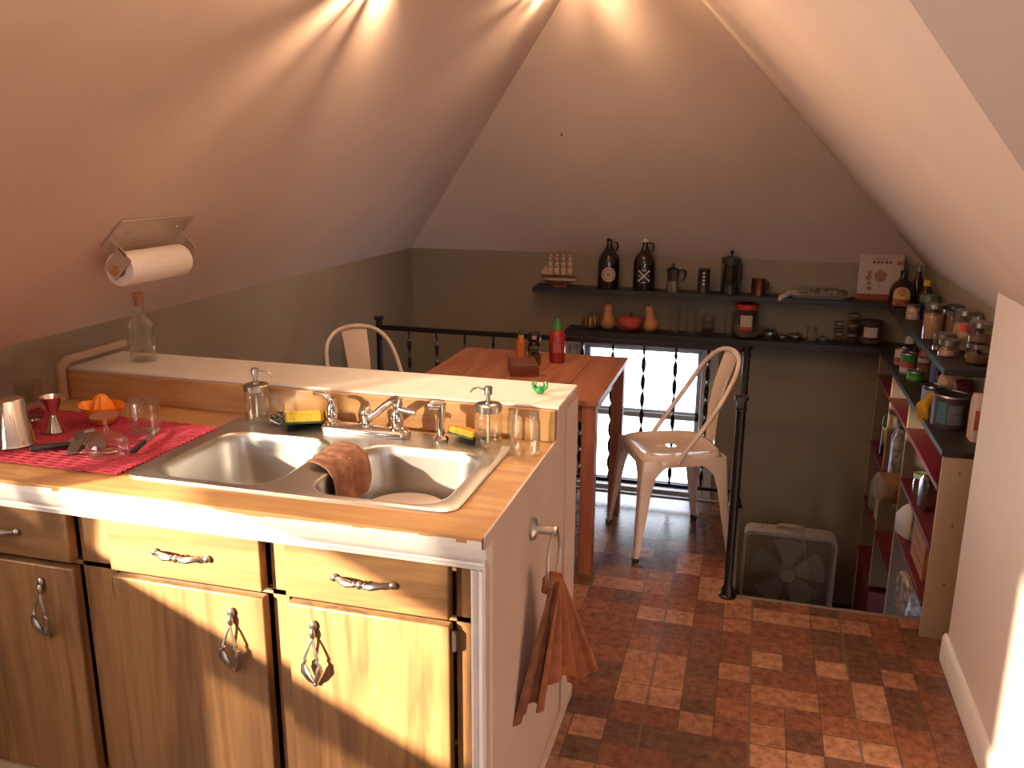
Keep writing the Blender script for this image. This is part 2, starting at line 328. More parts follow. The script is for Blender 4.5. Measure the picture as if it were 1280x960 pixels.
# skirting on the near right wall and its loose top bead; counter-end wall trim
g = G(); g.prism([(0,0), (-.014,0), (-.014,.085), (-.006,.098), (0,.098)], 1.88, 2.935, 'y', Matrix.Translation((.71, 0, 0)))
struct('baseboard_right', g, M_white)
g = G(); g.prism([(1.53,.912), (2.13,.912), (2.13,1.005), (2.15,1.022), (2.41,1.022), (2.41,1.045), (2.14,1.045), (2.105,1.025), (2.105,.935), (1.53,.935)], XW, XW+.012, 'x'); struct('trim_2', g, M_beige)
# ------------------------------------------------------------------ unseen lamps added to brighten and streak the ceiling
def glow_lamp(name, label, loc, energy, slots, tilt=0, H=.075, soft=.010):
    t_ = thing(name, label, 'lamp', loc); t_.rotation_euler = (0, tilt, 0)
    G().lathe([(.001, 0), (.048, 0), (.044, -.014), (.012, -.020), (.001, -.020)]).obj('canopy', M_dull, t_)
    g = G()
    for k in range(slots):
        a = 2*pi*k/slots+.13*sin(k*2.3); g.box(.040, .042, -.0055-.003*sin(k*5), .0055, -H, -.018, Matrix.Rotation(a, 4, 'Z'))
    g.tube([(.041*cos(a*.3), .041*sin(a*.3), -H) for a in range(21)], .003, 6, True); g.tube([(.041*cos(a*.3), .041*sin(a*.3), -.02) for a in range(21)], .003, 6, True)
    g.obj('cage', M_dull, t_)
    G().ball((0, 0, -.032), (.008, .008, .010)).obj('bulb', mat('bulb_glow', (1, .72, .42), .4, emit=8), t_)
    l = bpy.data.lights.new('added_light', 'POINT'); l.energy = energy; l.color = (1, .66, .38); l.shadow_soft_size = soft
    o = bpy.data.objects.new('added_light', l); COL.objects.link(o); o.parent = t_; o.location = (0, 0, -.050)
glow_lamp('added_lamp', 'unseen caged lamp added on the left slope above the sink end for glow streaks', (-.995, 2.33, ZK+1.029), GLOW_A, 15, -pi/4)  # added lamp: its slots imitate sun streaks reflected off the sink
glow_lamp('added_lamp.001', 'unseen caged lamp added on the flat ceiling strip for a glow beside the hip', (-.775, 3.52, ZC), GLOW_B, 13)  # added lamp imitating the second reflected sun glow near the hip
cl = thing('added_lamp.002', 'unseen bowl uplighter added over the kitchen aisle to brighten the slopes', 'lamp', (LCX, LCY, ZC))  # added uplighter, out of view, fills the ceiling with warm light
g = G(); g.lathe([(.001, 0), (.05, 0), (.045, -.018), (.012, -.025), (.001, -.025)]); g.tube([(0, 0, -.02), (0, 0, -.36)], .004)
for k in range(3): a = 2*pi*k/3; g.tube([(0, 0, -.15), (.125*cos(a), .125*sin(a), -.30)], .0018, 6)
g.obj('canopy', M_dull, cl)
G().lathe([(.130, -.300), (.120, -.335), (.080, -.365), (.001, -.375), (.001, -.371), (.078, -.361), (.117, -.332), (.127, -.300), (.130, -.300)], seg=32).obj('bowl', mat('bowl_metal', (.6, .5, .4), .4, .6), cl)
G().ball((0, 0, -.315), (.022, .022, .028)).obj('bulb', mat('bulb_glow_large', (1, .78, .5), .4, emit=6), cl)
l = bpy.data.lights.new('added_light', 'POINT'); l.shadow_soft_size = .03; l.energy = FILL_C; l.color = (1, .72, .48); o = bpy.data.objects.new('added_light', l); COL.objects.link(o); o.parent = cl; o.location = (0.0, 0.045, -.305)
cw = cl.copy(); COL.objects.link(cw); cw.location = (1.35, -.55, ZC); cw['label'] = 'unseen bowl uplighter added in the right-hand wing to brighten its slope'  # second added uplighter, gives the wing slope its warm light
for ch in list(cl.children):
    c = ch.copy(); COL.objects.link(c); c.parent = cw
    if c.type == 'LIGHT': c.data = c.data.copy(); c.data.energy = FILL_D
# ------------------------------------------------------------------ peninsula: half wall with its end panel, cabinets, worktop
XE, YC, YB, YL, ZT, ZL = -.473, 1.54, 2.160, 2.391, .912, 1.005
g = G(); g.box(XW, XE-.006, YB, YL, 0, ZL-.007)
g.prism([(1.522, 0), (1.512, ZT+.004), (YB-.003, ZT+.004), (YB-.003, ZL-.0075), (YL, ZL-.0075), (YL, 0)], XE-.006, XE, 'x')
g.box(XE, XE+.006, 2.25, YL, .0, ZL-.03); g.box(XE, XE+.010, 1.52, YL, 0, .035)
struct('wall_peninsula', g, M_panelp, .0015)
g = G(); g.box(XW, XE+.001, YB-.006, YL+.008, ZL-.007, ZL+.001); struct('trim_3', g, M_white, .002)          # painted ledge cap
# moulding under the worktop edge and the fluted corner moulding
g = G(); g.prism([(1.556, .828), (1.535, .830), (1.533, .840), (1.524, .845), (1.528, .850), (1.519, .856), (1.512, .868), (1.508, .889), (1.556, .889)], XW, XE+.002, 'x'); struct('trim_4', g, M_white, .001)
g = G()
prof = [(-.513, 1.56), (-.513, 1.538), (-.507, 1.532), (-.500, 1.535), (-.497, 1.540), (-.494, 1.535), (-.487, 1.531), (-.480, 1.534), (-.476, 1.541), (-.473, 1.541), (-.473, 1.56)]
g.prism(prof, 0, .828, 'z'); struct('trim_5', g, M_white)
SX0, SX1, SY0, SY1 = -1.395, -.570, 1.605, 2.105
wt = thing('worktop', 'wood-grain laminate worktop carrying the double sink', 'countertop', (-1.25, 1.8, .889))
def wl(g): # world to worktop space
    g.v = [(x+1.25, y-1.8, z-.889) for x, y, z in g.v]; return g
g = G(); hx0, hx1, hy0, hy1 = SX0+.015, SX1-.015, SY0+.015, SY1-.015
g.box(XW, XE-.0065, 1.507, hy0, .889, ZT); g.box(XW, XE-.0065, hy1, YB-.001, .889, ZT); g.box(XW, hx0, hy0, hy1, .889, ZT); g.box(hx1, XE-.0065, hy0, hy1, .889, ZT)
wl(g).obj('slab', M_top, wt)
g = G(); g.box(XW, XE-.0065, YB-.020, YB-.001, ZT, ZL-.0075); wl(g).obj('backsplash', M_top, wt, .002)
g = G(); random.seed(3)   # white paint slopped over the front edge, with a ragged upper line
x = XW
while x < XE-.012:
    h = .896+.012*random.random(); wdt = .02+.05*random.random(); g.box(x, min(x+wdt, XE-.0065), 1.5055, 1.508, .8885, h); x += wdt
wl(g).obj('paint_edge', M_white, wt)
# ---- handles
def drawer_pull(parent, x, z, L=.135):
    g = G()
    for s in (-1, 1):
        g.ball((x+s*L/2, -.006, z), (.009, .007, .009)); g.ball((x+s*(L/2-.012), -.010, z), (.006, .006, .005))
        g.tube([(x+s*(L/2-.008), -.008, z), (x+s*L*.36, -.018, z+.002), (x+s*L*.2, -.024, z), (x+s*.012, -.024, z-.001)], [.004, .0065, .0085, .005], 8)
    g.ball((x, -.024, z), (.008, .006, .009)); g.ball((x-.012, -.024, z), (.004, .006, .008)); g.ball((x+.012, -.024, z), (.004, .006, .008))
    return g.obj('handle', M_dull, parent)
def door_pull(parent, x, z0, z1):
    g = G(); H = z1-z0
    g.ball((x, -.006, z1-.010), (.009, .006, .012)); g.ball((x, -.010, z1-.028), (.007, .007, .014)); g.ball((x, -.008, z0+.006), (.007, .006, .007))
    for s in (-1, 1):
        g.tube([(x, -.012, z1-.04), (x+s*.006, -.018, z1-.055), (x+s*.016, -.022, z0+.075), (x+s*.013, -.023, z0+.070), (x+s*.020, -.022, z0+.060)], [.003, .003, .0035, .004, .004], 8)
        g.tube([(x+s*.021, -.022, z0+.064), (x+s*.018, -.021, z0+.045), (x+s*.009, -.016, z0+.022), (x+s*.001, -.009, z0+.006)], [.004, .009, .0068, .003], 8)
    return g.obj('handle', M_dull, parent)
def cabinet(name, label, x0, x1, stiles, drawers, doors):
    t_ = thing(name, label, 'cabinet', (0, YC+.029, 0)); g = G()
    g.box(x0, x0+.016, .02, .570, .09, .886); g.box(x1-.016, x1, .02, .570, .09, .886); g.box(x0+.016, x1-.016, .02, .570, .09, .106); g.box(x0, x1, .56, .572, .106, .70)
    g.box(x0+.01, x1-.01, .06, .08, 0, .09)
    g.obj('carcass', M_cab, t_)
    g = G(); g.box(x0, x1, 0, .019, .835, .886); g.box(x0, x1, 0, .019, .688, .700); g.box(x0, x1, 0, .019, .09, .125)
    for a, b in stiles: g.box(a, b, 0, .0195, .09, .886)
    g.obj('face_frame', M_cab, t_)
    for a, b in drawers:
        d_ = G(); d_.box(a, b, -.029, -.0005, .702, .832); d_ = d_.obj('drawer', M_cabh, t_, .004, 2); drawer_pull(bpy.data.objects[d_.name], (a+b)/2 + (.0), .768) .location = (0, -.029, 0)
    for a, b, hx, hinge in doors:
        d_ = G(); d_.box(a, b, -.029, -.0005, .10, .687); d_ = d_.obj('door', M_cab, t_, .004, 2); door_pull(d_, hx, .497, .655).location = (0, -.029, 0)
        for z in (.19, .65):
            g = G(); g.box(hinge-.003, hinge+.006, -.022, .001, z-.02, z+.02); g.tube([(hinge, -.018, z-.024), (hinge, -.018, z+.024)], .004); g.obj('hinge', M_dull, d_)
    return t_
cabinet('base_cabinet', 'shaded wooden base cabinet with one drawer and door beside the left wall', XW, -1.452, [(XW, -1.93), (-1.50, -1.452)], [(-1.93, -1.508)], [(-1.93, -1.508, -1.60, -1.935)])
cabinet('base_cabinet.001', 'sunlit wooden sink cabinet with two drawers over two doors', -1.4515, -.505, [(-1.4515, -1.405), (-.99, -.95), (-.555, -.505)], [(-1.397, -1.0), (-.942, -.562)], [(-1.397, -1.0, -1.080, -1.402), (-.942, -.562, -.876, -.556)])
pb_ = [o for o in SC.objects if o.name == 'base_cabinet'][0]; G().box(XW+.002, -1.455, -.028, .012, 0, .092).obj('plinth', M_mdf, pb_)
# ------------------------------------------------------------------ double sink
sk = thing('kitchen_sink', 'stainless steel double bowl drop-in sink', 'sink', (0, 0, ZT))
def ringpts(h): return h
B = [(-1.185, 1.805, .165, .180), (-.775, 1.805, .165, .180)]     # bowl centres and half sizes
bm = bmesh.new()
def loop(pts, z):
    vv = [bm.verts.new((x, y, z)) for x, y in pts]; return vv, [bm.edges.new((vv[i], vv[(i+1) % len(vv)])) for i in range(len(vv))]
cx, cy = (SX0+SX1)/2, (SY0+SY1)/2
outer = rrect((SX1-SX0)/2-.006, (SY1-SY0)/2-.006, .035, 6, cx, cy)
es = loop(outer, .006)[1]
for bx, by, hx, hy in B: es += loop(rrect(hx, hy, .075, 8, bx, by), .0045)[1]
bmesh.ops.triangle_fill(bm, use_beauty=True, use_dissolve=False, edges=es)
me = bpy.data.meshes.new('rim'); bm.to_mesh(me); bm.free()
g = G(); g.add([tuple(v.co) for v in me.vertices], [tuple(p.vertices) for p in me.polygons], False); bpy.data.meshes.remove(me)
o2 = rrect((SX1-SX0)/2, (SY1-SY0)/2, .04, 6, cx, cy)
g.loft([[(x, y, .006) for x, y in outer], [(x, y, .0035) for x, y in o2], [(x, y, .0005) for x, y in o2]], True, False)
g.obj('rim', M_ss, sk)
for bx, by, hx, hy in B:
    g = G(); rings = []
    for ins, z, r in ((0, .0045, .075), (.004, .003, .074), (.007, -.003, .073), (.010, -.02, .072), (.018, -.125, .068), (.024, -.148, .062), (.036, -.162, .05), (.055, -.168, .04), (.10, -.170, .03)):
        rings.append([(x, y, z) for x, y in rrect(hx-ins, hy-ins, min(r, hx-ins-.005), 8, bx, by)])
    g.loft(rings, True, False); last = rings[-1]
    g.loft([last, [(bx+.042*cos(atan2(y-by, x-bx)), by+.042*sin(atan2(y-by, x-bx)), -.172) for x, y, z in last]], True, False)
    bw = g.obj('bowl', M_ss, sk)
    g = G(); g.lathe([(.043, .0), (.040, .001), (.034, -.004), (.028, -.012), (.001, -.013)], (bx, by, -.172), 24); g.obj('drain', M_dull, bw)
pl = thing('white_dish', 'plain white dish turned upside down in the right sink bowl', 'dish', (-.783, 1.840, ZT-.169))
G().lathe([(.100, 0), (.103, .002), (.103, .010), (.104, .060), (.100, .068), (.090, .071), (.001, .074), (.001, .070), (.096, .064), (.098, .010), (.100, 0)], seg=48).obj('dish_body', mat('glazed_plate', (.72, .62, .54), .2, coat=.5), pl)
# rag over the divider
def rag(u, v):
    # v runs over the divider and down the right bowl's near wall, u along the divider
    drop = [(-1.005, .010), (-.985, .0135), (-.965, .012), (-.945, .006), (-.932, -.010), (-.926, -.035), (-.922, -.070), (-.915, -.100)]
    s = v*(1-.35*max(0, u-.7)/.3); k = s*(len(drop)-1); i = min(int(k), len(drop)-2); f = k-i
    x = drop[i][0]*(1-f)+drop[i+1][0]*f; z = drop[i][1]*(1-f)+drop[i+1][1]*f
    y = 1.775+.145*u-.075*s*(1-u)+.02*s
    fold = sin(u*15+s*2.5); x += (.010+.010*fold)*max(0, s-.35)*1.5+.002*fold
    if u > .6 and s > .5: x += (u-.6)*(s-.5)*.10; z += (u-.6)*(s-.5)*.16
    return (x, y, z+.004+.003*abs(sin(u*13+1)))
tag(G().sheet(rag, 36, 30, .003).obj('dish_rag', mat('brown_rag', (.36, .19, .125), .95, var=.3, scale=45, bump=.4), loc=(0, 0, ZT)), 'crumpled brown dish rag hanging over the divider into the right bowl', 'cloth')
# ------------------------------------------------------------------ faucet
fc = thing('kitchen_faucet', 'chrome two-handle faucet on a long deck plate behind the bowls', 'faucet', (-.985, 2.058, ZT+.006))
g = G(); g.loft([[(x, y, 0) for x, y in rrect(.130, .026, .022)], [(x, y, .010) for x, y in rrect(.130, .026, .022)], [(x, y, .018) for x, y in rrect(.120, .020, .018)]], True); g.obj('deck_plate', M_chrome, fc)
for s in (-1, 1):
    g = G(); g.lathe([(.021, 0), (.021, .005), (.015, .008), (.017, .018), (.018, .030), (.013, .048), (.010, .058), (.012, .064), (.010, .072), (.001, .074)], (s*.095, 0, .018), 20)
    if s < 0: g.tube([(-.095, 0, .070), (-.098, 0, .084), (-.108, .0, .094), (-.124, 0, .099), (-.146, -.004, .100)], [.010, .009, .008, .0065, .006], 10)
    else: g.tube([(.097, 0, .076), (.125, -.004, .072), (.150, -.006, .070)], [.007, .0065, .008], 10)
    g.obj('handle', M_chrome, fc)
g = G(); g.lathe([(.018, 0), (.018, .006), (.013, .009), (.014, .020), (.017, .034), (.016, .044), (.009, .052), (.001, .053)], (0, .012, .016), 20)
g.tube([(.006, .010, .038), (.03, .012, .054), (.055, .012, .076), (.078, .010, .094), (.092, .006, .100), (.103, -.004, .100), (.108, -.014, .094), (.109, -.016, .084)], [.010, .010, .010, .010, .010, .010, .010, .009], 12)
g.obj('spout', M_chrome, fc)
sp = thing('side_sprayer', 'chrome side sprayer standing upright right of the faucet', 'sprayer', (-.768, 2.062, ZT+.006))
g = G(); g.lathe([(.020, 0), (.021, .004), (.016, .009), (.012, .012), (.001, .013)], seg=20); g.obj('base', M_chrome, sp)
g = G(); g.tube([(0, 0, .008), (0, 0, .045), (.002, 0, .085), (.002, 0, .098)], [.0095, .0105, .012, .013], 12); g.tube([(.010, .004, .096), (-.006, -.003, .096), (-.022, -.010, .094)], [.011, .014, .014], 14); g.ball((-.023, -.010, .094), (.012, .012, .013)); g.obj('spray_head', M_chrome, sp)
# ------------------------------------------------------------------ soap dispensers (jar, liquid, pump)
def soap(name, label, loc, rz, fill, tall=1):
    t_ = thing(name, label, 'soap dispenser', loc, rz)
    G().lathe([(.001, 0), (.032, 0), (.036, .006), (.036, .078*tall), (.033, .088*tall), (.030, .093*tall), (.030, .100*tall)], seg=28).obj('jar', M_glass, t_)
    G().lathe([(.001, .004), (.031, .004), (.034, .009), (.034, fill), (.001, fill)], seg=24).obj('liquid', M_water, t_)
    H = .094*tall
    g = G(); g.lathe([(.033, H), (.035, H+.002), (.035, H+.016), (.032, H+.019), (.010, H+.021), (.010, H+.026), (.0055, H+.027), (.0055, H+.042), (.010, H+.043), (.0105, H+.062), (.008, H+.065), (.001, H+.065)], seg=28); g.obj('lid', M_dull, t_)
    g = G(); g.tube([(.008, 0, H+.055), (.030, 0, H+.057), (.046, 0, H+.052), (.052, 0, H+.043)], [.0035, .003, .0027, .0025], 8); g.obj('nozzle', M_chrome, t_)
    g = G(); g.tube([(0, 0, .01), (0, 0, H)], .004); g.obj('dip_tube', mat('tube_plastic', (.6, .56, .5), .4), t_)
soap('soap_dispenser', 'glass jar soap dispenser left of the steel scourer', (-1.322, 2.078, ZT+.006), 0, .022, .92)
soap('soap_dispenser.001', 'glass jar soap dispenser beside the empty glass jar', (-.632, 2.045, ZT+.006), pi*.93, .036)
j = thing('glass_jar', 'empty wide-mouth glass jar on the worktop by the backsplash corner', 'jar', (-.530, 2.025, ZT))
G().lathe([(.001, .003), (.030, .003), (.032, 0), (.038, .004), (.040, .012), (.040, .086), (.036, .096), (.037, .099), (.0355, .101), (.037, .106), (.036, .112), (.034, .112), (.034, .10), (.037, .085), (.037, .012), (.001, .008)], seg=32).obj('jar_body', M_glass, j)
# scourer, sponges
g = G(); random.seed(9)
for k in range(46):
    a = random.random()*6.28; pts = []
    for q in range(9):
        a += .8*random.uniform(.4, 1.3); rr = .034*random.uniform(.45, 1); pts.append((rr*cos(a)*1.1, rr*sin(a)*.8, .004+.030*random.random()*(1.2-rr/.034*.6)))
    g.tube(pts, .0016, 4, True)
tag(g.obj('steel_scourer', mat('dark_steel_wool', (.10, .095, .085), .35, .8), loc=(-1.243, 2.075, ZT+.005), rot=(0, 0, .3)), 'tangled dark steel wool scourer behind the left bowl', 'scourer')
def sponge(name, label, loc, rz, tilt, m, s=(.055, .033, .022)):
    t_ = thing(name, label, 'sponge', loc, rz)
    g = G(); g.loft([[(x, y, z) for x, y in rrect(s[0]-i, s[1]-i, .008)] for z, i in ((.006, 0), (.008, 0), (s[2], .0), (s[2]+.003, .002))], False); f = g.obj('foam', m, t_); f.rotation_euler = (tilt, 0, 0)
    g = G(); g.loft([[(x, y, z) for x, y in rrect(s[0], s[1], .008)] for z in (0, .006)], False); p = g.obj('scour_pad', mat('green_pad', (.05, .09, .03), .9, var=.3, scale=120, bump=.4), t_); p.rotation_euler = (tilt, 0, 0)
sponge('sponge', 'bright yellow sponge on the sink deck by the left faucet handle', (-1.166, 2.062, ZT+.014), .45, -.28, mat('yellow_foam', (.80, .56, .06), .9, var=.2, scale=110, bump=.5), (.050, .040, .032))
sponge('sponge.001', 'worn orange sponge with dark pad between sprayer and soap dispenser', (-.703, 2.080, ZT+.014), -.42, -.25, mat('orange_foam', (.62, .30, .03), .9, var=.35, scale=110, bump=.5), (.046, .030, .018))
# ------------------------------------------------------------------ things drying on the mat
mt = G()
def mtf(u, v):
    x = -2.0+.60*u+.035*v*u; y = 1.595+.395*v+.02*(1-u)*(v)-.0
    if u > .985 or u < .015: pass
    return (x-.02*v, y, .0035+.0022*sin(v*150)+.001*sin(u*90+v*8))
mt.sheet(mtf, 70, 190, .003)
tag(mt.obj('drying_mat', mat('pink_red_cloth', (.42, .042, .075), .95, var=.35, scale=40, bump=.3, stretch=(2, 7, 1)), loc=(0, 0, ZT+.003)), 'ribbed pink-red drying mat on the worktop left of the sink', 'mat')
ZM = ZT+.0105
sh = thing('cocktail_shaker_tin', 'steel shaker tin standing upside down at the left end of the mat', 'shaker', (-1.790, 1.700, ZM))
G().lathe([(.046, 0), (.048, .002), (.047, .005), (.045, .008), (.033, .118), (.030, .121), (.001, .121), (.001, .119), (.030, .119), (.043, .006)], seg=36).obj('tin', M_chrome, sh)
jg = thing('jigger', 'double-ended steel jigger standing behind the black-handled peeler', 'jigger', (-1.772, 1.815, ZM))
G().lathe([(.021, 0), (.022, .001), (.009, .044), (.008, .049), (.010, .054), (.030, .098), (.0285, .098), (.008, .056), (.001, .05)], seg=28).obj('cups', M_chrome, jg)
tag(G().lathe([(.001, .003), (.030, .003), (.034, 0), (.038, .105), (.036, .105), (.032, .006), (.001, .006)], seg=28).obj('drinking_glass', M_glassd, loc=(-1.925, 1.895, ZM)), 'plain tumbler behind the shaker tin by the left wall', 'glass')
tc = thing('shot_measure', 'tiny steel measuring cup between shaker tin and jigger', 'cup', (-1.85, 1.83, ZM))
G().lathe([(.001, .003), (.010, .003), (.012, 0), (.014, .022), (.013, .022), (.010, .004)], seg=20).obj('cup_body', M_chrome, tc)
# citrus juicer
cj = thing('citrus_juicer', 'orange plastic citrus juicer with ribbed reamer dome on the mat', 'juicer', (-1.712, 1.925, ZM), -.15)
g = G(); n = 40; rings = []
for s, z in ((.50, 0), (.56, .004), (.78, .030), (1.0, .050), (.97, .050), (.72, .028), (.5, .012), (.01, .012)):
    r_ = []
    for k in range(n):
        a = 2*pi*k/n; ex = 1+.26*(max(0, cos(a)**12 if cos(a) > 0 else 0)+max(0, (-cos(a))**12 if cos(a) < 0 else 0))*(s > .7)
        r_.append((.062*s*cos(a)*ex, .056*s*sin(a), z))
    rings.append(r_)
g.loft(rings, True); M_or = mat('orange_plastic', (.85, .27, .02), .35, coat=.2); g.obj('dish', M_or, cj)
g = G(); rings = []
for q in range(12):
    z = q/11; r0 = .034*sqrt(max(0, 1-z**1.7)); rings.append([((r0*(1+.10*cos(9*2*pi*k/54)))*cos(2*pi*k/54), (r0*(1+.10*cos(9*2*pi*k/54)))*sin(2*pi*k/54), .012+.070*z) for k in range(54)])
g.loft(rings, True); g.obj('reamer', M_or, cj)
# hobnail glass upside down
hg = thing('hobnail_glass', 'dimpled glass tumbler upside down next to the orange juicer', 'glass', (-1.548, 1.890, ZM))
G().lathe([(.039, 0), (.040, .002), (.0395, .080), (.036, .087), (.001, .087), (.001, .084), (.035, .082), (.037, 0)], seg=30).obj('glass_body', M_glass, hg)
g = G()
for i in range(16):
    for q in range(6): g.ball((.0405*cos(i*pi/8), .0405*sin(i*pi/8), .018+q*.010), .0022, 6)
g.obj('hobnails', M_glass, hg)
wg = thing('wine_glass', 'stemmed glass standing upside down in front of the juicer', 'glass', (-1.512, 1.705, ZM), 0)
G().lathe([(.048, 0), (.051, .010), (.052, .022), (.044, .040), (.024, .053), (.007, .060), (.0045, .066), (.0045, .088), (.008, .093), (.034, .097), (.034, .099), (.001, .100)], seg=36).obj('goblet', M_glass, wg)
def knife(name, label, a, b, hl):
    A, Bp = Vector(a), Vector(b); d = (Bp-A); L = d.length; rz = atan2(d.y, d.x); t_ = thing(name, label, 'knife', (a[0], a[1], ZM), rz)
    G().loft([[(x, y*w_, .004+z*.006) for y, z in ((-.008, 0), (.008, 0), (.009, .6), (.005, 1.4), (-.005, 1.4), (-.009, .6))] for x, w_ in ((0, .5), (.006, 1), (hl*.5, .85), (hl*.9, 1), (hl, .7))], True).obj('handle', M_blackp, t_)
    G().loft([[(x, -w_, .007), (x, w_*.8, .0075), (x, w_*.8, .0085), (x, -w_, .0085)] for x, w_ in ((hl-.002, .007), (hl+.02, .009), (L*.85, .008), (L, .001))], False).obj('blade', M_chrome, t_)
knife('paring_knife', 'paring knife with black handle between stemmed glass and tumbler', (-1.448, 1.712, 0), (-1.515, 1.905, 0), .085)
pe = thing('y_peeler', 'black-handled peeler with wide steel head in front of the jigger', 'peeler', (-1.700, 1.655, ZM), .80)
g = G(); g.loft([[(x, y*w_, .003+z*.013) for y, z in ((-.008, 0), (.008, 0), (.010, .5), (.005, 1), (-.005, 1), (-.010, .5))] for x, w_ in ((0, .5), (.008, 1), (.05, .9), (.085, 1.1), (.09, .7))], True); g.obj('handle', M_blackp, pe)
g = G(); g.tube([(.085, 0, .012), (.105, 0, .02), (.115, -.03, .026)], .005); g.tube([(.105, 0, .02), (.115, .03, .026), (.15, .035, .028)], .005)
g.box(.10, .125, -.055, .03, .026, .030, Matrix.Rotation(.15, 4, 'X')); g.loft([[(.09, -.05, .008), (.12, -.05, .008), (.12, -.05, .03), (.09, -.05, .03)], [(.075, -.075, .006), (.10, -.08, .006), (.10, -.08, .012), (.075, -.075, .012)]], False); g.box(.12, .165, -.05, .045, .018, .036, Matrix.Rotation(.1, 4, 'Y')); g.obj('steel_head', M_dull, pe)
ts = thing('tea_spoon', 'small steel teaspoon lying in front of the stemmed glass', 'spoon', (-1.605, 1.665, ZM), .45)
g = G(); g.tube([(0, 0, .002), (.05, 0, .004), (.085, 0, .003)], [.0035, .0015, .002], 8); g.ball((.102, 0, .004), (.02, .012, .004)); g.obj('spoon_body', M_chrome, ts)
# ------------------------------------------------------------------ ledge: corked bottle, green figure
bt = thing('glass_bottle', 'corked clear glass bottle with a little liquid on the ledge', 'bottle', (-1.862, 2.300, ZL+.001))
G().lathe([(.001, .006), (.030, .004), (.037, 0), (.040, .004), (.040, .108), (.036, .122), (.024, .138), (.016, .146), (.0145, .152), (.0145, .185), (.018, .187), (.018, .197), (.014, .198), (.0125, .198), (.0125, .15), (.034, .120), (.0375, .105), (.0375, .006), (.001, .009)], seg=32).obj('bottle_body', M_glass, bt)
G().lathe([(.001, .010), (.035, .008), (.037, .012), (.037, .030), (.001, .030)], seg=28).obj('liquid', M_water, bt)
G().lathe([(.001, .175), (.0115, .175), (.012, .199), (.0165, .200), (.0175, .214), (.015, .217), (.001, .217)], seg=20).obj('cork', M_cork, bt)
fr = thing('hair_claw', 'small green claw clip standing at the right end of the ledge', 'hair clip', (-.552, 2.268, ZL+.001), .2)
M_gr = mat('green_plastic', (.02, .28, .05), .2, coat=.6)
g = G(); g.ball((0, 0, .011), (.014, .010, .011)); g.ball((0, -.006, .020), (.006, .004, .005))
for s in (-1, 1): g.tube([(s*.008, 0, .012), (s*.017, 0, .018), (s*.020, 0, .028), (s*.015, .001, .037)], [.006, .0055, .004, .0015], 8); g.tube([(s*.006, .004, .012), (s*.012, .006, .022), (s*.010, .007, .034)], [.004, .003, .001], 6)
g.obj('clip_body', M_gr, fr)
# ------------------------------------------------------------------ paper towel on the left slope
N_ = Vector((1, 0, -1)).normalized(); PT = Vector((-1.74, 2.145, 1.401)); 
pt_ = thing('paper_towel_roll', 'white paper towel roll on a wooden dowel under the left slope', 'paper towel', (-1.715, 2.19, 1.330))
g = G(); RY = Matrix.Rotation(pi/2, 4, 'X'); T = Matrix.Translation((0, .135, 0))
g.lathe([(.021, 0), (.046, 0), (.0475, .002), (.0475, .268), (.046, .27), (.021, .27), (.021, 0)], seg=40, M=T @ RY); g.obj('paper', M_paper, pt_)
G().lathe([(.0195, -.001), (.021, -.001), (.021, .271), (.0195, .271), (.0195, -.001)], seg=24, M=T @ RY).obj('core_tube', mat('grey_card', (.42, .40, .40), .8), pt_)
hb = thing('towel_holder', 'pale sheet-metal paper towel bracket screwed to the left slope', 'bracket', (-1.715, 2.19, 1.330))
g = G()
def onslope(a, b, h): return (lambda p: (p[0], p[1], p[2]))((a*.7071+h*.7071, b, a*.7071-h*.7071))   # a up the slope, b along it, h out of it
off = (-1.715+2.024)-(1.330-1.115)            # height of the roll axis out of the slope plane, times sqrt2
h0 = -off*.7071+.002
def slab(a0, a1, b0, b1, h_0, h_1):
    vs = [onslope(a, b, h) for a in (a0, a1) for b in (b0, b1) for h in (h_0, h_1)]
    g.add(vs, [(0,1,3,2), (4,6,7,5), (0,4,5,1), (2,3,7,6), (0,2,6,4), (1,5,7,3)])
slab(.03, .13, -.165, .165, h0, h0+.004)
for s in (-1, 1): slab(.055, .062, s*.152-.002, s*.152+.002, h0, -.0); slab(-.02, .06, s*.152-.002, s*.152+.002, -.03, .02)
g.obj('bracket_body', mat('pale_metal', (.55, .44, .36), .35, .3), hb)
for b in (-.11, .11): G().ball(onslope(.085, b, h0+.005), .006, 8).obj('screw', M_dull, hb)
G().tube([(0, .158, 0), (0, -.158, 0)], .0155, 16).obj('dowel', M_cork, hb)
# ------------------------------------------------------------------ towel ring and towel on the end panel
tr = thing('towel_ring', 'brushed steel towel ring screwed to the white end panel', 'towel ring', (XE, 1.885, .775))
MX = Matrix.Rotation(pi/2, 4, 'Y')
g = G(); g.lathe([(.001, 0), (.028, 0), (.028, .006), (.024, .010), (.012, .012), (.010, .014), (.010, .052), (.012, .054), (.012, .062), (.001, .063)], seg=24, M=MX); g.obj('wall_mount', M_ss, tr)
RR = .066
g = G(); g.tube([(.054, RR*sin(a*pi/16), -.006-RR+RR*cos(a*pi/16)) for a in range(32)], .004, 8, True, Matrix.Translation((0,0,0))); ring = g.obj('ring', M_ss, tr); 
def towel(u, v):
    # pinched at the ring and fanning out below; the far side swings out from the panel
    q = u-.42; w_ = .020+.185*v**.8
    y = q*w_+.010*sin(u*24)*v
    x = q*.115*v+.014+.016*sin(u*21+1)*(.25+v)+.007*sin(u*47)*v
    z = -v*(.285+.030*cos(u*8))
    return (x, y, z)
tw = thing('hand_towel', 'rust-brown towel hanging through the steel ring', 'towel', (XE+.054, 1.885, .650))
M_tow = mat('rust_towel', (.33, .115, .05), .95, var=.3, scale=26, bump=.25)
g = G(); g.sheet(towel, 90, 26, .004)
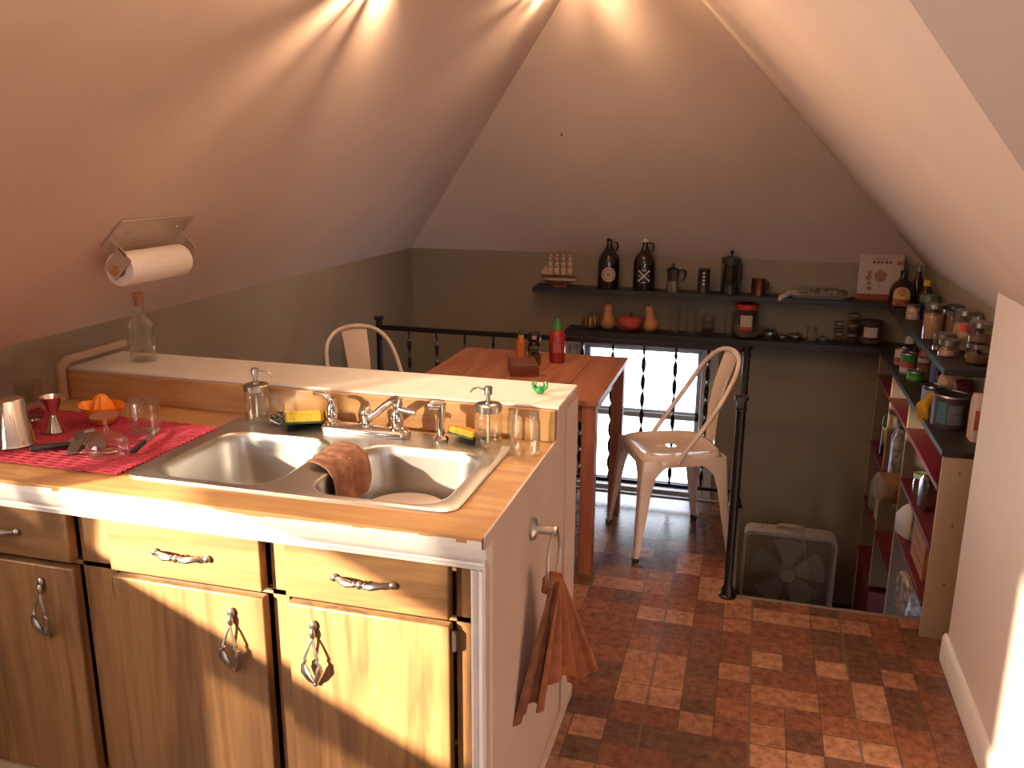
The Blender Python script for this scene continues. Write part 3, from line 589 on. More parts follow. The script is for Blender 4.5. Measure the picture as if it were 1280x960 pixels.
g.tube([(-.012, -.014, -.03), (-.008, -.010, .0), (0, -.004, .008), (.008, .004, .004), (.012, .010, -.03)], [.014, .016, .016, .016, .014], 10)
g.obj('cloth_front', M_tow, tw)
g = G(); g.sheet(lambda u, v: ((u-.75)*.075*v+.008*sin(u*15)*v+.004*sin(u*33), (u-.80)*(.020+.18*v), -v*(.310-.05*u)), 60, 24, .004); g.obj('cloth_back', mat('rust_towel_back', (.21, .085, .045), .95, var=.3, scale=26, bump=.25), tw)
# ------------------------------------------------------------------ table
tb = thing('dining_table', 'square reddish pine dining table with knotty plank top', 'table', (-.945, 3.59, 0))
g = G()
for k in range(5): g.box(-.4+.16*k+.0006, -.24+.16*k-.0006, -.4, .4, .716, .74)
g.obj('tabletop', M_pine, tb, .002)
g = G()
for s in (-1, 1): g.box(-.34, .34, s*.352-.01, s*.352+.01, .64, .715); g.box(s*.352-.01, s*.352+.01, -.34, .34, .64, .715)
g.obj('apron', wood('apron_pine', (.19, .050, .024), (.31, .095, .045), 0, .42, 6, 50), tb)
for sx in (-1, 1):
    for sy in (-1, 1):
        G().box(sx*.362-.028, sx*.362+.028, sy*.362-.028, sy*.362+.028, 0, .716).obj('leg', M_pinex, tb, .003)
# ------------------------------------------------------------------ metal chairs
def chair(name, label, loc, rz):
    t_ = thing(name, label, 'chair', loc, rz, None)
    def se(h, z, e=5, n=48, hy=None): # superellipse ring
        out = []
        for k in range(n):
            a = 2*pi*k/n; c, s = cos(a), sin(a); r = (abs(c)**e+abs(s)**e)**(-1/e); out.append((h*r*c*(1-.04*s), (hy or h)*r*s, z))
        return out
    g = G(); g.loft([se(.178, .400), se(.184, .402), se(.184, .430), se(.180, .444), se(.172, .450), se(.160, .449), se(.150, .443), se(.10, .438), se(.02, .437)], True, False); g.obj('seat', M_chair, t_)
    for sx in (-1, 1):
        for sy in (-1, 1):
            g = G(); rings = []
            for z, off, a in ((.435, .182, .150), (.415, .184, .125), (.392, .186, .088), (.36, .188, .062), (.30, .192, .048), (.20, .199, .038), (.08, .208, .026), (.012, .213, .020)):
                th = .004; c = (sx*off, sy*off)
                L_ = [(0, 0), (-a, 0), (-a, -th), (-a*.5, -th-.003), (-th*2.5, -th*2.5), (-th-.003, -a*.5), (-th, -a), (0, -a)]
                L_ = [(0, -.006), (-.006, 0)]+L_[1:]
                rings.append([(c[0]+sx*u, c[1]+sy*v, z) for u, v in L_])
            g.loft(rings, True); g.obj('leg', M_chair, t_)
            G().box(sx*.213-.012-sx*.006, sx*.213+.012-sx*.006, sy*.213-.012-sy*.006, sy*.213+.012-sy*.006, 0, .016).obj('foot_cap', M_blackp, bpy.data.objects[t_.children[-1].name])
    pts = []
    half = [(.178, -.03, .415), (.182, -.01, .455), (.184, .05, .54), (.182, .12, .64), (.172, .175, .73), (.150, .212, .79), (.105, .238, .832), (.05, .250, .849)]
    pts = half+[(0, .253, .853)]+[(-x, y, z) for x, y, z in half[::-1]]
    P = [Vector(p) for p in pts]; sm = []
    for i in range(len(P)-1):
        for q in range(3):
            f = q/3; a, b, c, d = P[max(i-1, 0)], P[i], P[i+1], P[min(i+2, len(P)-1)]
            sm.append(tuple(.5*((2*b)+(c-a)*f+(2*a-5*b+4*c-d)*f*f+(3*b-a-3*c+d)*f**3)))
    g = G(); g.tube(sm+[pts[-1]], .0105, 10); g.obj('back_frame', M_chair, t_)
    g = G(); g.sheet(lambda u, v: ((u-.5)*(.095+.035*v), .178+.075*v**1.15+.010*(1-(2*u-1)**2)*1-.02*sin(pi*v), .445+.405*v), 12, 16, .003); g.obj('splat', M_chair, t_)
    g = G(); g.tube([(-.14, -.14, .30), (.14, .14, .30)], .004) ; g.tube([(-.14, .14, .304), (.14, -.14, .304)], .004)
    return t_
chair('metal_chair', 'cream metal chair facing the table in front of the bright window', (-.300, 3.655, 0), math.radians(-65))
chair('metal_chair.001', 'cream metal chair behind the ledge by the left knee wall', (-1.665, 3.62, 0), math.radians(48))
# ------------------------------------------------------------------ stair railing
rl = thing('stair_railing', 'black wrought iron railing with twisted balusters around the stair opening', 'railing', (-.012, YR-.02, 0))
L = 1.86
def post(x, y, h):
    g = G(); g.lathe([(.034, 0), (.034, .006), (.026, .012), (.024, .035), (.019, .042), (.0165, .05), (.0165, h-.05), (.021, h-.048), (.021, h-.04), (.0165, h-.036), (.0165, h-.012), (.026, h-.010), (.026, h+.004), (.001, h+.006)], (x, y, 0), 16); g.obj('post', M_iron, rl)
post(0, 0, .80); post(-L, 0, .835); post(-.003, -.945, .80)
g = G(); g.box(-L, 0, -.012, .012, .772, .797); g.box(-.012, .009, -.945, 0, .772, .797); g.obj('handrail', M_iron, rl, .003)
g = G(); g.box(-L, 0, -.007, .007, .066, .082); g.box(-.010, .004, -.945, 0, .066, .082); g.obj('bottom_rail', M_iron, rl)
def twist(x, y, ph):
    g = G(); rings = []
    for i in range(64):
        z = .08+.695*i/63; a = ph+(z-.08)/.088*pi*min(1, 1); w_ = .0105; t2 = .0022
        if z < .12 or z > .735: w_ = .005; t2 = .004
        rings.append([(x+cos(a)*u-sin(a)*v, y+sin(a)*u+cos(a)*v, z) for u, v in ((-w_, -t2), (w_, -t2), (w_, t2), (-w_, t2))])
    g.loft(rings, False); g.obj('baluster', M_iron, rl)
for k in range(11): twist(-1.694+.152*k+.0, 0, .3+k*.45)
for k in range(5): twist(-.003, -.79+.158*k, .2+k*.6)
# ------------------------------------------------------------------ box fan on the stair landing
bf = thing('box_fan', 'white-framed box fan standing on the stair landing by the far wall', 'fan', (.295, 4.80, -.870))
M_fan = mat('fan_shell', (.52, .46, .43), .5); M_fand = mat('fan_grille', (.42, .38, .36), .5)
g = G(); o_ = rrect(.25, .245, .045, 6, 0, .25); i_ = rrect(.235, .228, .035, 6, 0, .245)
g.loft([[(x, y, z) for x, z in o_] for y in (-.06, .06)]+[[(x, y, z) for x, z in i_] for y in (.055, -.055)], False, False, True); g.obj('housing', M_fan, bf)
g = G()
for k in range(42): z = .022+k*.0108; g.box(-.235, .235, -.060, -.058, z, z+.0022)
for k in range(9): x = -.22+k*.055; g.box(x-.001, x+.001, -.062, -.0575, .015, .475)
g.lathe([(.04, 0), (.04, .004), (.001, .006)], (0, 0, 0), 20, Matrix.Translation((0, -.058, .245)) @ Matrix.Rotation(pi/2, 4, 'X')); g.obj('grille', M_fand, bf)
g = G()
for k in range(5):
    a0 = k*2*pi/5+.3
    g.sheet(lambda u, v: ((.04+.16*u)*cos(a0+(v-.5)*(.9)), -.02+.03*(v-.5), .245+(.04+.16*u)*sin(a0+(v-.5)*.9)), 6, 6, .003)
g.lathe([(.045, -.03), (.045, .02), (.001, .02)], (0, 0, 0), 20, Matrix.Translation((0, 0, .245)) @ Matrix.Rotation(pi/2, 4, 'X')); g.obj('blades', mat('fan_blade', (.38, .35, .33), .5), bf)
G().lathe([(.022, 0), (.022, .008), (.016, .016), (.001, .017)], (-.17, 0, .495), 20).obj('knob', mat('fan_knob', (.50, .42, .34), .4), bf)
G().tube([(-.07, 0, .495), (-.07, 0, .516), (-.055, 0, .524), (.055, 0, .524), (.07, 0, .516), (.07, 0, .495)], .009, 8).obj('carry_handle', mat('fan_handle', (.45, .37, .32), .45), bf)
G().tube([(.04, 0, .533), (.06, -.045, .52), (.075, -.068, .46), (.09, -.070, .38), (.12, -.07, .31), (.14, -.072, .2), (.13, -.075, .05), (.12, -.1, .006)], .004, 6).obj('cord', mat('fan_cord', (.34, .28, .25), .6), bf)
for s in (-1, 1): G().box(s*.16-.02, s*.16+.02, -.09, .09, 0, .010).obj('foot', M_fan, bf)
# ------------------------------------------------------------------ shelves
g = G(); g.box(-1.225, .845, 4.812, YF-.001, .905, .932); tag(g.obj('wall_shelf', M_shelf, bevel=.003), 'upper long black shelf on the far wall', 'shelf')
g = G(); g.box(-1.03, .845, 4.795, YF-.001, .662, .697); tag(g.obj('wall_shelf.001', M_shelf, bevel=.003), 'lower long black shelf above the window on the far wall', 'shelf')
g = G(); g.box(.665, XR-.001, 3.29, 4.811, .905, .932); tag(g.obj('wall_shelf.002', M_shelf, bevel=.003), 'black board on the right knee wall carrying the canning jars', 'shelf')
BC = thing('open_bookcase', 'red-shelved pale board bookcase along the right knee wall over the stairs', 'bookcase', (.65, 3.07, 0))
x0, x1, yn, yf = 0, .198, .015, 1.72
def panel(name, m, a, b, c, d_, e, f, bev=.001): return G().box(a, b, c, d_, e, f).obj(name, m, BC, bev)
panel('end_panel', M_mdf, .004, x1, 0, .018, 0, .674)
g = G()
for y, z in ((.06, .43), (.14, .43), (.06, .21), (.14, .21), (.12, .10), (.06, .62)): g.ball((y, -.0005, z), .004, 8)
g.obj('screw_caps', mat('screw_cap', (.10, .06, .04), .6), BC)
panel('black_top', M_shelf, -.004, x1, -.004, 1.722, .676, .697)
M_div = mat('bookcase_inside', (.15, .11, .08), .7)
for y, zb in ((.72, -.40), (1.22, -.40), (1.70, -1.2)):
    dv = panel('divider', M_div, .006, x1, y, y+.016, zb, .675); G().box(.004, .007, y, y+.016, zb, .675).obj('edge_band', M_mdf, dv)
for (y0_, y1_, zs) in ((.018, .72, (.545, .325, .105)), (.736, 1.22, (.545, .185, -.13)), (1.236, 1.70, (.545, .185, -.13, -.42))):
    for z in zs: panel('shelf_board', M_red, 0, x1, y0_, y1_, z, z+.018, .0015)
panel('plinth', M_red, .01, x1, 1.236, 1.70, -1.2, -.45)
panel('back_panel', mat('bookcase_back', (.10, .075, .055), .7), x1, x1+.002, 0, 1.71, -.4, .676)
ZU, ZL2 = .932, .697
# ------------------------------------------------------------------ things on the upper far shelf
shp = thing('model_ship', 'wooden model sailing ship with pink-white sails on a small stand', 'model ship', (-1.075, 4.88, ZU), .03)
g = G(); g.box(-.038, .038, -.016, .016, 0, .010); g.box(-.02, -.014, -.004, .004, .01, .026); g.box(.02, .026, -.004, .004, .01, .026); g.obj('stand', mat('ship_stand', (.25, .07, .03), .4), shp)
M_hull = mat('ship_hull', (.10, .045, .03), .5); M_hullw = mat('ship_stripe', (.50, .36, .24), .5); M_sail = mat('sail_cloth', (.52, .36, .28), .9, var=.1, scale=60)
def hull(z0, z1, a, b, g):
    rings = []
    for z, k in ((z0, a), (z1, b)):
        rings.append([(-.095*k-.006, 0, z), (-.07*k, -.020*k, z), (.06*k, -.022*k, z), (.085*k, -.014*k, z), (.085*k, .014*k, z), (.06*k, .022*k, z), (-.07*k, .020*k, z)])
    g.loft(rings, False)
g = G(); hull(.022, .036, .78, .95, g); g.obj('keel', M_hull, shp)
g = G(); hull(.036, .050, .95, 1.02, g); g.obj('hull', M_hullw, shp)
g = G(); hull(.050, .056, 1.02, 1.03, g); g.box(-.115, -.085, -.002, .002, .052, .056); g.tube([(-.085, 0, .054), (-.125, 0, .072)], .0016)
for x in (-.055, -.018, .02, .058): g.tube([(x, 0, .05), (x, 0, .200)], .0017)
g.obj('deck_and_masts', M_hull, shp)
g = G()
for i, x in enumerate((-.055, -.018, .02, .058)):
    for z0, z1, w0, w1 in ((.066, .108, .030, .027), (.112, .142, .027, .022), (.146, .168, .021, .017), (.171, .186, .015, .011)):
        g.sheet(lambda u, v: (x+(u-.5)*(w0+(w1-w0)*v)-.003, -.006-.007*sin(pi*v)-.003*sin(pi*u), z0+(z1-z0)*v), 5, 5, .001)
for a, b in ((-.12, .075), (-.10, .068)): g.add([(a, 0, b), (a+.034, 0, .066), (a+.040, 0, .125), (a, .001, b), (a+.034, .001, .066), (a+.040, .001, .125)], [(0,1,2), (5,4,3), (0,2,5,3), (0,3,4,1), (1,4,5,2)])
g.obj('sails', M_sail, shp)
def growler(name, label, loc, cap, emblem, hz=-.3):
    t_ = thing(name, label, 'growler', loc); a = facing(loc[0], loc[1])
    m = M_grow
    G().lathe([(.001, .006), (.05, .004), (.058, 0), (.060, .006), (.060, .150), (.057, .170), (.045, .195), (.028, .218), (.0185, .235), (.016, .25), (.016, .268), (.018, .270), (.018, .282), (.001, .282)], seg=36).obj('bottle_body', m, t_)
    g = G(); R = Matrix.Rotation(a+pi/2, 4, 'Z'); g.tube([(.018, 0, .262), (.034, 0, .264), (.046, 0, .252), (.047, 0, .232), (.038, 0, .212)], .006, 10, False, R); g.obj('finger_loop', m, t_)
    if cap: G().lathe([(.0195, .268), (.0195, .288), (.016, .292), (.001, .292)], seg=20).obj('cap', cap, t_)
    emblem(t_, a)
    return t_
M_grow = mat('brown_growler_glass', (.012, .008, .007), .12, coat=.4)
M_lab = mat('cream_print', (.40, .32, .27), .6); M_labd = mat('gold_print', (.20, .13, .09), .6); M_labw = mat('white_print', (.45, .42, .42), .6)
def circ(r, cx=0, cz=0, n=28): return [(cx+r*cos(2*pi*k/n), cz+r*sin(2*pi*k/n)) for k in range(n)]
def emb_round(t_, a):
    G().patch(circ(.041, 0, .085), .060, a, .0006, sub=1).obj('round_label', M_lab, t_)
    G().patch(circ(.030, 0, .085), .060, a, .0012, sub=1).obj('label_ring', M_labd, bpy.data.objects[t_.children[-1].name])
    g = G(); g.patch(circ(.025, 0, .085), .060, a, .0017, sub=1); g.obj('label_centre', M_lab, t_.children[-1])
    g = G(); g.patch(circ(.010, 0, .085), .060, a, .0023, sub=1); g.obj('label_mark', M_labd, t_.children[-1])
def emb_cross(t_, a):
    g = G()
    def bar(x0_, z0_, x1_, z1_, w_):
        d_ = Vector((x1_-x0_, z1_-z0_)).normalized(); n_ = Vector((-d_.y, d_.x))*w_
        g.patch([(x0_+n_.x, z0_+n_.y), (x0_-n_.x, z0_-n_.y), (x1_-n_.x, z1_-n_.y), (x1_+n_.x, z1_+n_.y)], .060, a, .0006)
    bar(-.030, .057, .030, .115, .004); bar(.030, .057, -.030, .115, .004)
    for s in (-1, 1): bar(s*.024, .117, s*.034, .107, .0015); bar(s*.034, .063, s*.024, .053, .004); bar(s*.020, .086, s*.034, .086, .003)
    bar(-.012, .118, 0, .112, .0022); bar(0, .112, .012, .118, .0022); bar(-.010, .123, .010, .123, .002); bar(-.011, .049, .011, .049, .0035)
    g.obj('crossed_emblem', M_labw, t_)
growler('growler', 'brown glass growler with a round cream label', (-.800, 4.888, ZU), None, emb_round)
growler('growler.001', 'brown glass growler with a white cap and crossed emblem', (-.600, 4.888, ZU), mat('white_cap', (.6, .5, .46), .4), emb_cross)
mk = thing('moka_pot', 'small moka pot with black handle between growler and dark canister', 'coffee pot', (-.440, 4.885, ZU))
def octl(prof, g, n=8): g.lathe(prof, seg=n, smooth=False)
g = G(); octl([(.001, 0), (.036, 0), (.036, .01), (.028, .058), (.001, .058)], g); g.obj('boiler', M_dull, mk)
g = G(); octl([(.001, .060), (.027, .060), (.036, .118), (.001, .118)], g); g.prism([(-.030, .100), (-.052, .122), (-.030, .118)], -.008, .008, 'y'); g.obj('upper_pot', mat('dark_dull_metal', (.20, .18, .17), .35, 1), mk)
g = G(); octl([(.037, .118), (.034, .124), (.008, .136), (.001, .136)], g); g.ball((0, 0, .145), (.008, .008, .012)); g.obj('pot_lid', M_blackp, mk)
G().tube([(.034, 0, .115), (.056, 0, .122), (.070, 0, .110), (.068, 0, .085), (.055, 0, .060)], [.005, .008, .008, .007, .005], 10).obj('handle', M_blackp, mk)
cn = thing('dark_canister', 'narrow dark canister with a column of white marks', 'canister', (-.272, 4.89, ZU))
G().lathe([(.001, 0), (.038, 0), (.034, .02), (.032, .125), (.034, .128), (.030, .134), (.001, .134)], seg=28).obj('canister_body', mat('dark_tin', (.035, .028, .026), .4), cn)
g = G(); a = facing(-.27, 4.89)
for k in range(4): z = .045+k*.020; g.patch([(-.006, z), (.006, z), (.006, z+.010), (-.006, z+.010)], .0335, a, .0006, sub=2)
g.obj('mark_column', M_labw, cn)
fp = thing('french_press', 'tall black French press coffee maker', 'coffee press', (-.130, 4.888, ZU))
G().lathe([(.001, .004), (.044, .004), (.046, .015), (.046, .170), (.044, .170), (.044, .016), (.001, .014)], seg=28).obj('beaker', M_glassd, fp)
G().lathe([(.001, .015), (.042, .015), (.042, .06), (.001, .06)], seg=24).obj('coffee', mat('coffee', (.015, .010, .008), .4), fp)
g = G(); g.lathe([(.001, 0), (.050, 0), (.050, .045), (.048, .05), (.0475, .05), (.0475, .006), (.001, .006)], seg=28)
for k in range(6): g.box(.0462, .050, -.007, .007, .0, .175, Matrix.Rotation(k*pi/3+.2, 4, 'Z'))
g.lathe([(.0465, .165), (.051, .165), (.051, .178), (.0465, .178)], seg=28); g.obj('frame', M_blackp, fp)
g = G(); g.lathe([(.053, .174), (.053, .186), (.046, .198), (.012, .204), (.004, .205), (.004, .222), (.001, .222)], seg=28); g.ball((0, 0, .226), .011); g.obj('plunger_lid', M_blackp, fp)
G().tube([(.05, 0, .165), (.078, 0, .160), (.084, 0, .10), (.078, 0, .04), (.05, 0, .035)], .007, 8, False, Matrix.Rotation(.9, 4, 'Z')).obj('handle', M_blackp, fp)
cc = thing('copper_cup', 'dull copper cup beside the French press', 'cup', (.022, 4.895, ZU))
M_cop = mat('copper', (.28, .11, .06), .3, .9)
G().lathe([(.001, 0), (.040, 0), (.040, .085), (.042, .088), (.038, .088), (.036, .008), (.001, .006)], seg=28).obj('cup_body', M_cop, cc)
G().tube([(.038, 0, .07), (.060, 0, .068), (.062, 0, .03), (.040, 0, .02)], .004, 8, False, Matrix.Rotation(.6, 4, 'Z')).obj('handle', M_cop, cc)
ty = thing('foil_tray', 'shallow white tray with a bag of dark stuff in it', 'tray', (.330, 4.885, ZU))
g = G(); g.loft([[(x, y, z) for x, y in rrect(hx, hy, .02)] for hx, hy, z in ((.135, .045, 0), (.160, .062, .020), (.168, .068, .024), (.164, .065, .026), (.155, .058, .020), (.132, .042, .004))], True); g.tube([(-.15, -.05, .02), (-.19, -.065, .002), (-.2, -.07, -.015)], [.012, .016, .010], 8); g.obj('tray_body', mat('pale_tray', (.42, .36, .34), .4), ty)
g = G(); random.seed(5)
for k in range(7): x = -.075+k*.032; g.ball((x, .0, .030), (.030, .036, .018+.008*random.random()), 12)
g.obj('bag', mat('mottled_bag', (.16, .13, .11), .5, var=.8, scale=30, bump=.5), ty)
rb = thing('illustrated_box', 'white and red box with printed flowers leaning in the far right corner', 'box', (.630, 4.925, ZU), 0)
G().box(-.108, .108, -.018, .018, 0, .235).obj('box_body', mat('white_card', (.50, .40, .34), .6), rb, .002)
G().box(-.109, .109, -.0190, -.0182, 0, .030).obj('red_band', mat('red_card', (.26, .05, .03), .6), rb)
g = G()
for k, wd in enumerate((.014, .016, .012, .016, .014)): g.box(-.045+k*.020, -.045+k*.020+wd, -.0190, -.0182, .190, .204)
for k in range(4): g.box(-.03+k*.016, -.03+k*.016+.010, -.0190, -.0182, .210, .216)
g.obj('faded_lettering', mat('dark_print', (.18, .09, .07), .6), rb)
g = G()
for cx_, cz_, r_ in ((0, .125, .030), (-.055, .14, .012), (-.058, .115, .015), (-.052, .085, .010), (-.050, .06, .012)):
    g.loft([[(cx_+r_*q*(1+.15*sin(5*t_*pi/10))*cos(t_*pi/10), y_, cz_+r_*q*(1+.15*sin(5*t_*pi/10))*sin(t_*pi/10)) for t_ in range(20)] for q, y_ in ((1, -.0182), (1, -.0190), (.5, -.0192))], False)
g.box(-.002, .002, -.0190, -.0182, .06, .10); g.obj('flower_print', mat('brown_print', (.30, .14, .09), .6, var=.5, scale=60), rb)
g = G(); g.box(.075, .105, -.0190, -.0182, .185, .205); g.obj('red_badge', mat('red_badge', (.45, .06, .04), .6), rb)
# ------------------------------------------------------------------ things on the lower far shelf
def ribbed(R, H, n, dip, g, c=(0,0,0), m=None, seg=60):
    rings = []
    for i in range(13):
        a = -pi/2+pi*i/12; rings.append([(c[0]+R*max(cos(a), .02)**.75*(1-dip*abs(sin(n*pi*k/seg)))*cos(2*pi*k/seg), c[1]+R*max(cos(a), .02)**.75*(1-dip*abs(sin(n*pi*k/seg)))*sin(2*pi*k/seg), c[2]+H*(1+sin(a))/2-(.15*H*(1-cos(a))**3 if a > 0 else 0)) for k in range(seg)])
    return g.loft(rings, True)
gd = thing('striped_gourd', 'small dark and yellow striped gourd at the left end of the lower shelf', 'gourd', (-.892, 4.875, ZL2))
M_g1 = mat('gourd_dark', (.06, .035, .02), .5)
mg = bpy.data.materials.new('gourd_stripes'); mg.use_nodes = True; nt = mg.node_tree; tcn = nt.nodes.new('ShaderNodeTexCoord'); sx = nt.nodes.new('ShaderNodeSeparateXYZ'); nt.links.new(tcn.outputs['Object'], sx.inputs[0])
at = nt.nodes.new('ShaderNodeMath'); at.operation = 'ARCTAN2'; nt.links.new(sx.outputs[0], at.inputs[0]); nt.links.new(sx.outputs[1], at.inputs[1])
ml = nt.nodes.new('ShaderNodeMath'); ml.operation = 'MULTIPLY'; ml.inputs[1].default_value = 11; nt.links.new(at.outputs[0], ml.inputs[0]); sn = nt.nodes.new('ShaderNodeMath'); sn.operation = 'SINE'; nt.links.new(ml.outputs[0], sn.inputs[0])
rp = nt.nodes.new('ShaderNodeValToRGB'); rp.color_ramp.elements[0].position = .45; rp.color_ramp.elements[1].position = .6; rp.color_ramp.elements[0].color = (.08, .045, .02, 1); rp.color_ramp.elements[1].color = (.42, .24, .09, 1); nt.links.new(sn.outputs[0], rp.inputs[0]); nt.links.new(rp.outputs[0], nt.nodes['Principled BSDF'].inputs['Base Color'])
ribbed(.054, .085, 11, .07, G()).obj('gourd_body', mg, gd); G().tube([(0, 0, .08), (.004, 0, .096)], [.006, .004]).obj('stem', M_g1, gd)
M_sq = mat('squash_skin', (.45, .20, .085), .5, var=.1, scale=10)
def squash(name, label, loc, tilt, rz):
    t_ = thing(name, label, 'squash', loc, rz); R = Matrix.Rotation(tilt, 4, 'Y')
    G().lathe([(.001, 0), (.022, .002), (.036, .015), (.042, .034), (.038, .056), (.028, .074), (.024, .095), (.025, .120), (.022, .136), (.012, .144), (.001, .145)], seg=28).obj('squash_body', M_sq, t_, rot=(0, tilt, 0), loc=(0, 0, .004))
    G().tube([(0, 0, .142), (.002, 0, .156)], [.006, .005], 8).obj('stem', M_g1, t_, rot=(0, tilt, 0), loc=(0, 0, .004))
squash('butternut_squash', 'upright butternut squash between striped gourd and red pumpkin', (-.793, 4.878, ZL2), 0, 0)
squash('butternut_squash.001', 'butternut squash leaning left against the red pumpkin', (-.540, 4.870, ZL2), -.16, 0)
pk = thing('red_pumpkin', 'flattened red pumpkin between two butternut squashes', 'pumpkin', (-.668, 4.880, ZL2))
ribbed(.073, .092, 9, .06, G()).obj('pumpkin_body', mat('pumpkin_skin', (.42, .055, .035), .4, var=.1, scale=8), pk); G().tube([(0, 0, .078), (.004, 0, .095), (.012, 0, .104)], [.009, .006, .006], 8).obj('stem', M_g1, pk)
def tumbler(name, label, x, y, r, h, z=ZL2, m=None, cat='glass', group=None):
    o = G().lathe([(.001, .004), (r*.80, .004), (r*.84, 0), (r, h), (r-.002, h), (r*.82, .008), (.001, .008)], seg=24).obj(name, m or M_glass, loc=(x, y, z)); return tag(o, label, cat, group)
tumbler('tall_glass', 'tall clear glass, first right of the leaning squash', -.420, 4.89, .036, .150); tumbler('tall_glass.001', 'tall clear glass, second right of the leaning squash', -.325, 4.89, .036, .150)
def lidjar(name, label, x, y, z, r, h, fill=None, fh=.8, lid=None, lh=.016, cat='jar', group=None, neck=.88, labelm=None, seg=24, lab=None, gm=None):
    t_ = thing(name, label, cat, (x, y, z), 0, group)
    G().lathe([(.001, .003), (r*.85, .002), (r*.9, 0), (r, .006), (r, h-lh-.018), (r*neck, h-lh-.006), (r*neck, h-lh), (r*neck-.002, h-lh), (r-.002, h-lh-.02), (r-.002, .008), (.001, .006)], seg=seg).obj('jar_body', gm or M_glass, t_)
    if fill: G().lathe([(.001, .008), (r*.9-.002, .008), (r-.0035, .012), (r-.0035, (h-lh-.02)*fh), (.001, (h-lh-.02)*fh+.002)], seg=seg).obj('contents', fill, t_)
    G().lathe([(r*neck+.001, h-lh-.003), (r*neck+.003, h-lh-.001), (r*neck+.003, h-.002), (r*neck, h), (r*neck-.006, h), (r*neck-.008, h-.0015), (.001, h-.001)], seg=seg).obj('lid', lid or M_dull, t_)
    if lab:
        a = facing(x, y); hw, z0_, z1_ = lab; G().patch([(-hw, z0_), (hw, z0_), (hw, z1_), (-hw, z1_)], r, a, .0008).obj('paper_label', labelm, t_)
    return t_
M_lidd = mat('dark_lid', (.03, .026, .025), .4); M_steel2 = mat('jar_lid_metal', (.36, .32, .29), .28, 1)
for k, (x, h) in enumerate(((-.232, .105), )):
    lidjar('small_jar', 'small jar with domed steel lid between tall glass and red-lidded jar', x, 4.89, ZL2, .036, h, mat('dark_contents', (.05, .035, .03), .6), .5, M_steel2)
tumbler('narrow_glass', 'narrow clear glass just left of the red-lidded jar', -.122, 4.895, .028, .140)
rj = lidjar('red_lid_jar', 'big clear jar with red screw lid and a paper label', -.030, 4.885, ZL2, .064, .185, mat('pale_contents', (.16, .11, .09), .8), .55, mat('red_lid', (.45, .03, .03), .4), .024, labelm=mat('jar_label', (.42, .33, .28), .7), lab=(.032, .05, .13), gm=M_glassd)
G().patch([(-.032, .050), (.032, .050), (.032, .068), (-.032, .068)], .0645, facing(-.03, 4.885), .0012).obj('red_label_band', mat('label_red', (.4, .05, .04), .6), rj)
def dish(name, label, x, y, r, h):
    t_ = thing(name, label, 'tin', (x, y, ZL2))
    G().lathe([(.001, 0), (r*.7, 0), (r, h*.35), (r, h*.5), (.001, h*.5)], seg=24).obj('tin_body', M_dull, t_); G().lathe([(r*1.03, h*.5), (r*1.03, h*.62), (r*.5, h*.85), (.001, h*.88)], seg=24).obj('lid', M_dull, t_); G().ball((0, 0, h*.93), r*.18, 8).obj('knob', M_dull, t_)
dish('sugar_tin', 'largest round steel tin with knob, just right of the red-lidded jar', .098, 4.89, .040, .062); dish('sugar_tin.001', 'smallest round steel tin with knob, between two larger tins', .165, 4.88, .024, .036); dish('sugar_tin.002', 'squat round steel tin with knob, left of the short clear glass', .232, 4.888, .042, .048)
tumbler('short_glass', 'short clear glass on the lower shelf right of the steel tins', .315, 4.895, .030, .080)
dish('sugar_tin.003', 'low round steel tin right of the short clear glass', .375, 4.885, .028, .036)
M_spice = mat('spice', (.13, .09, .06), .9, var=.3, scale=90)
def stackj(x, n, r, h, lab):
    for k in range(n): lidjar('spice_jar' if k == 0 and lab[0] == 'a' else 'spice_jar.001', lab[1][k], x, 4.895, ZL2+k*(h+.001), r, h, M_spice, .6, M_steel2, .012, group=None, gm=M_glassd)
stackj(.452, 2, .027, .056, ('a', ('spice jar under another in the left pair beside the wide jar', 'spice jar on top of the left pair beside the wide jar')))
stackj(.520, 3, .026, .052, ('b', ('bottom spice jar in the stack of three beside the wide jar', 'middle spice jar in the stack of three beside the wide jar', 'top spice jar in the stack of three beside the wide jar')))
lidjar('wide_jar', 'wide glass jar with dark lid and pale label in the corner of the lower shelf', .610, 4.888, ZL2, .060, .130, M_spice, .35, M_lidd, .022, labelm=M_lab, lab=(.034, .045, .098), gm=M_glassd)
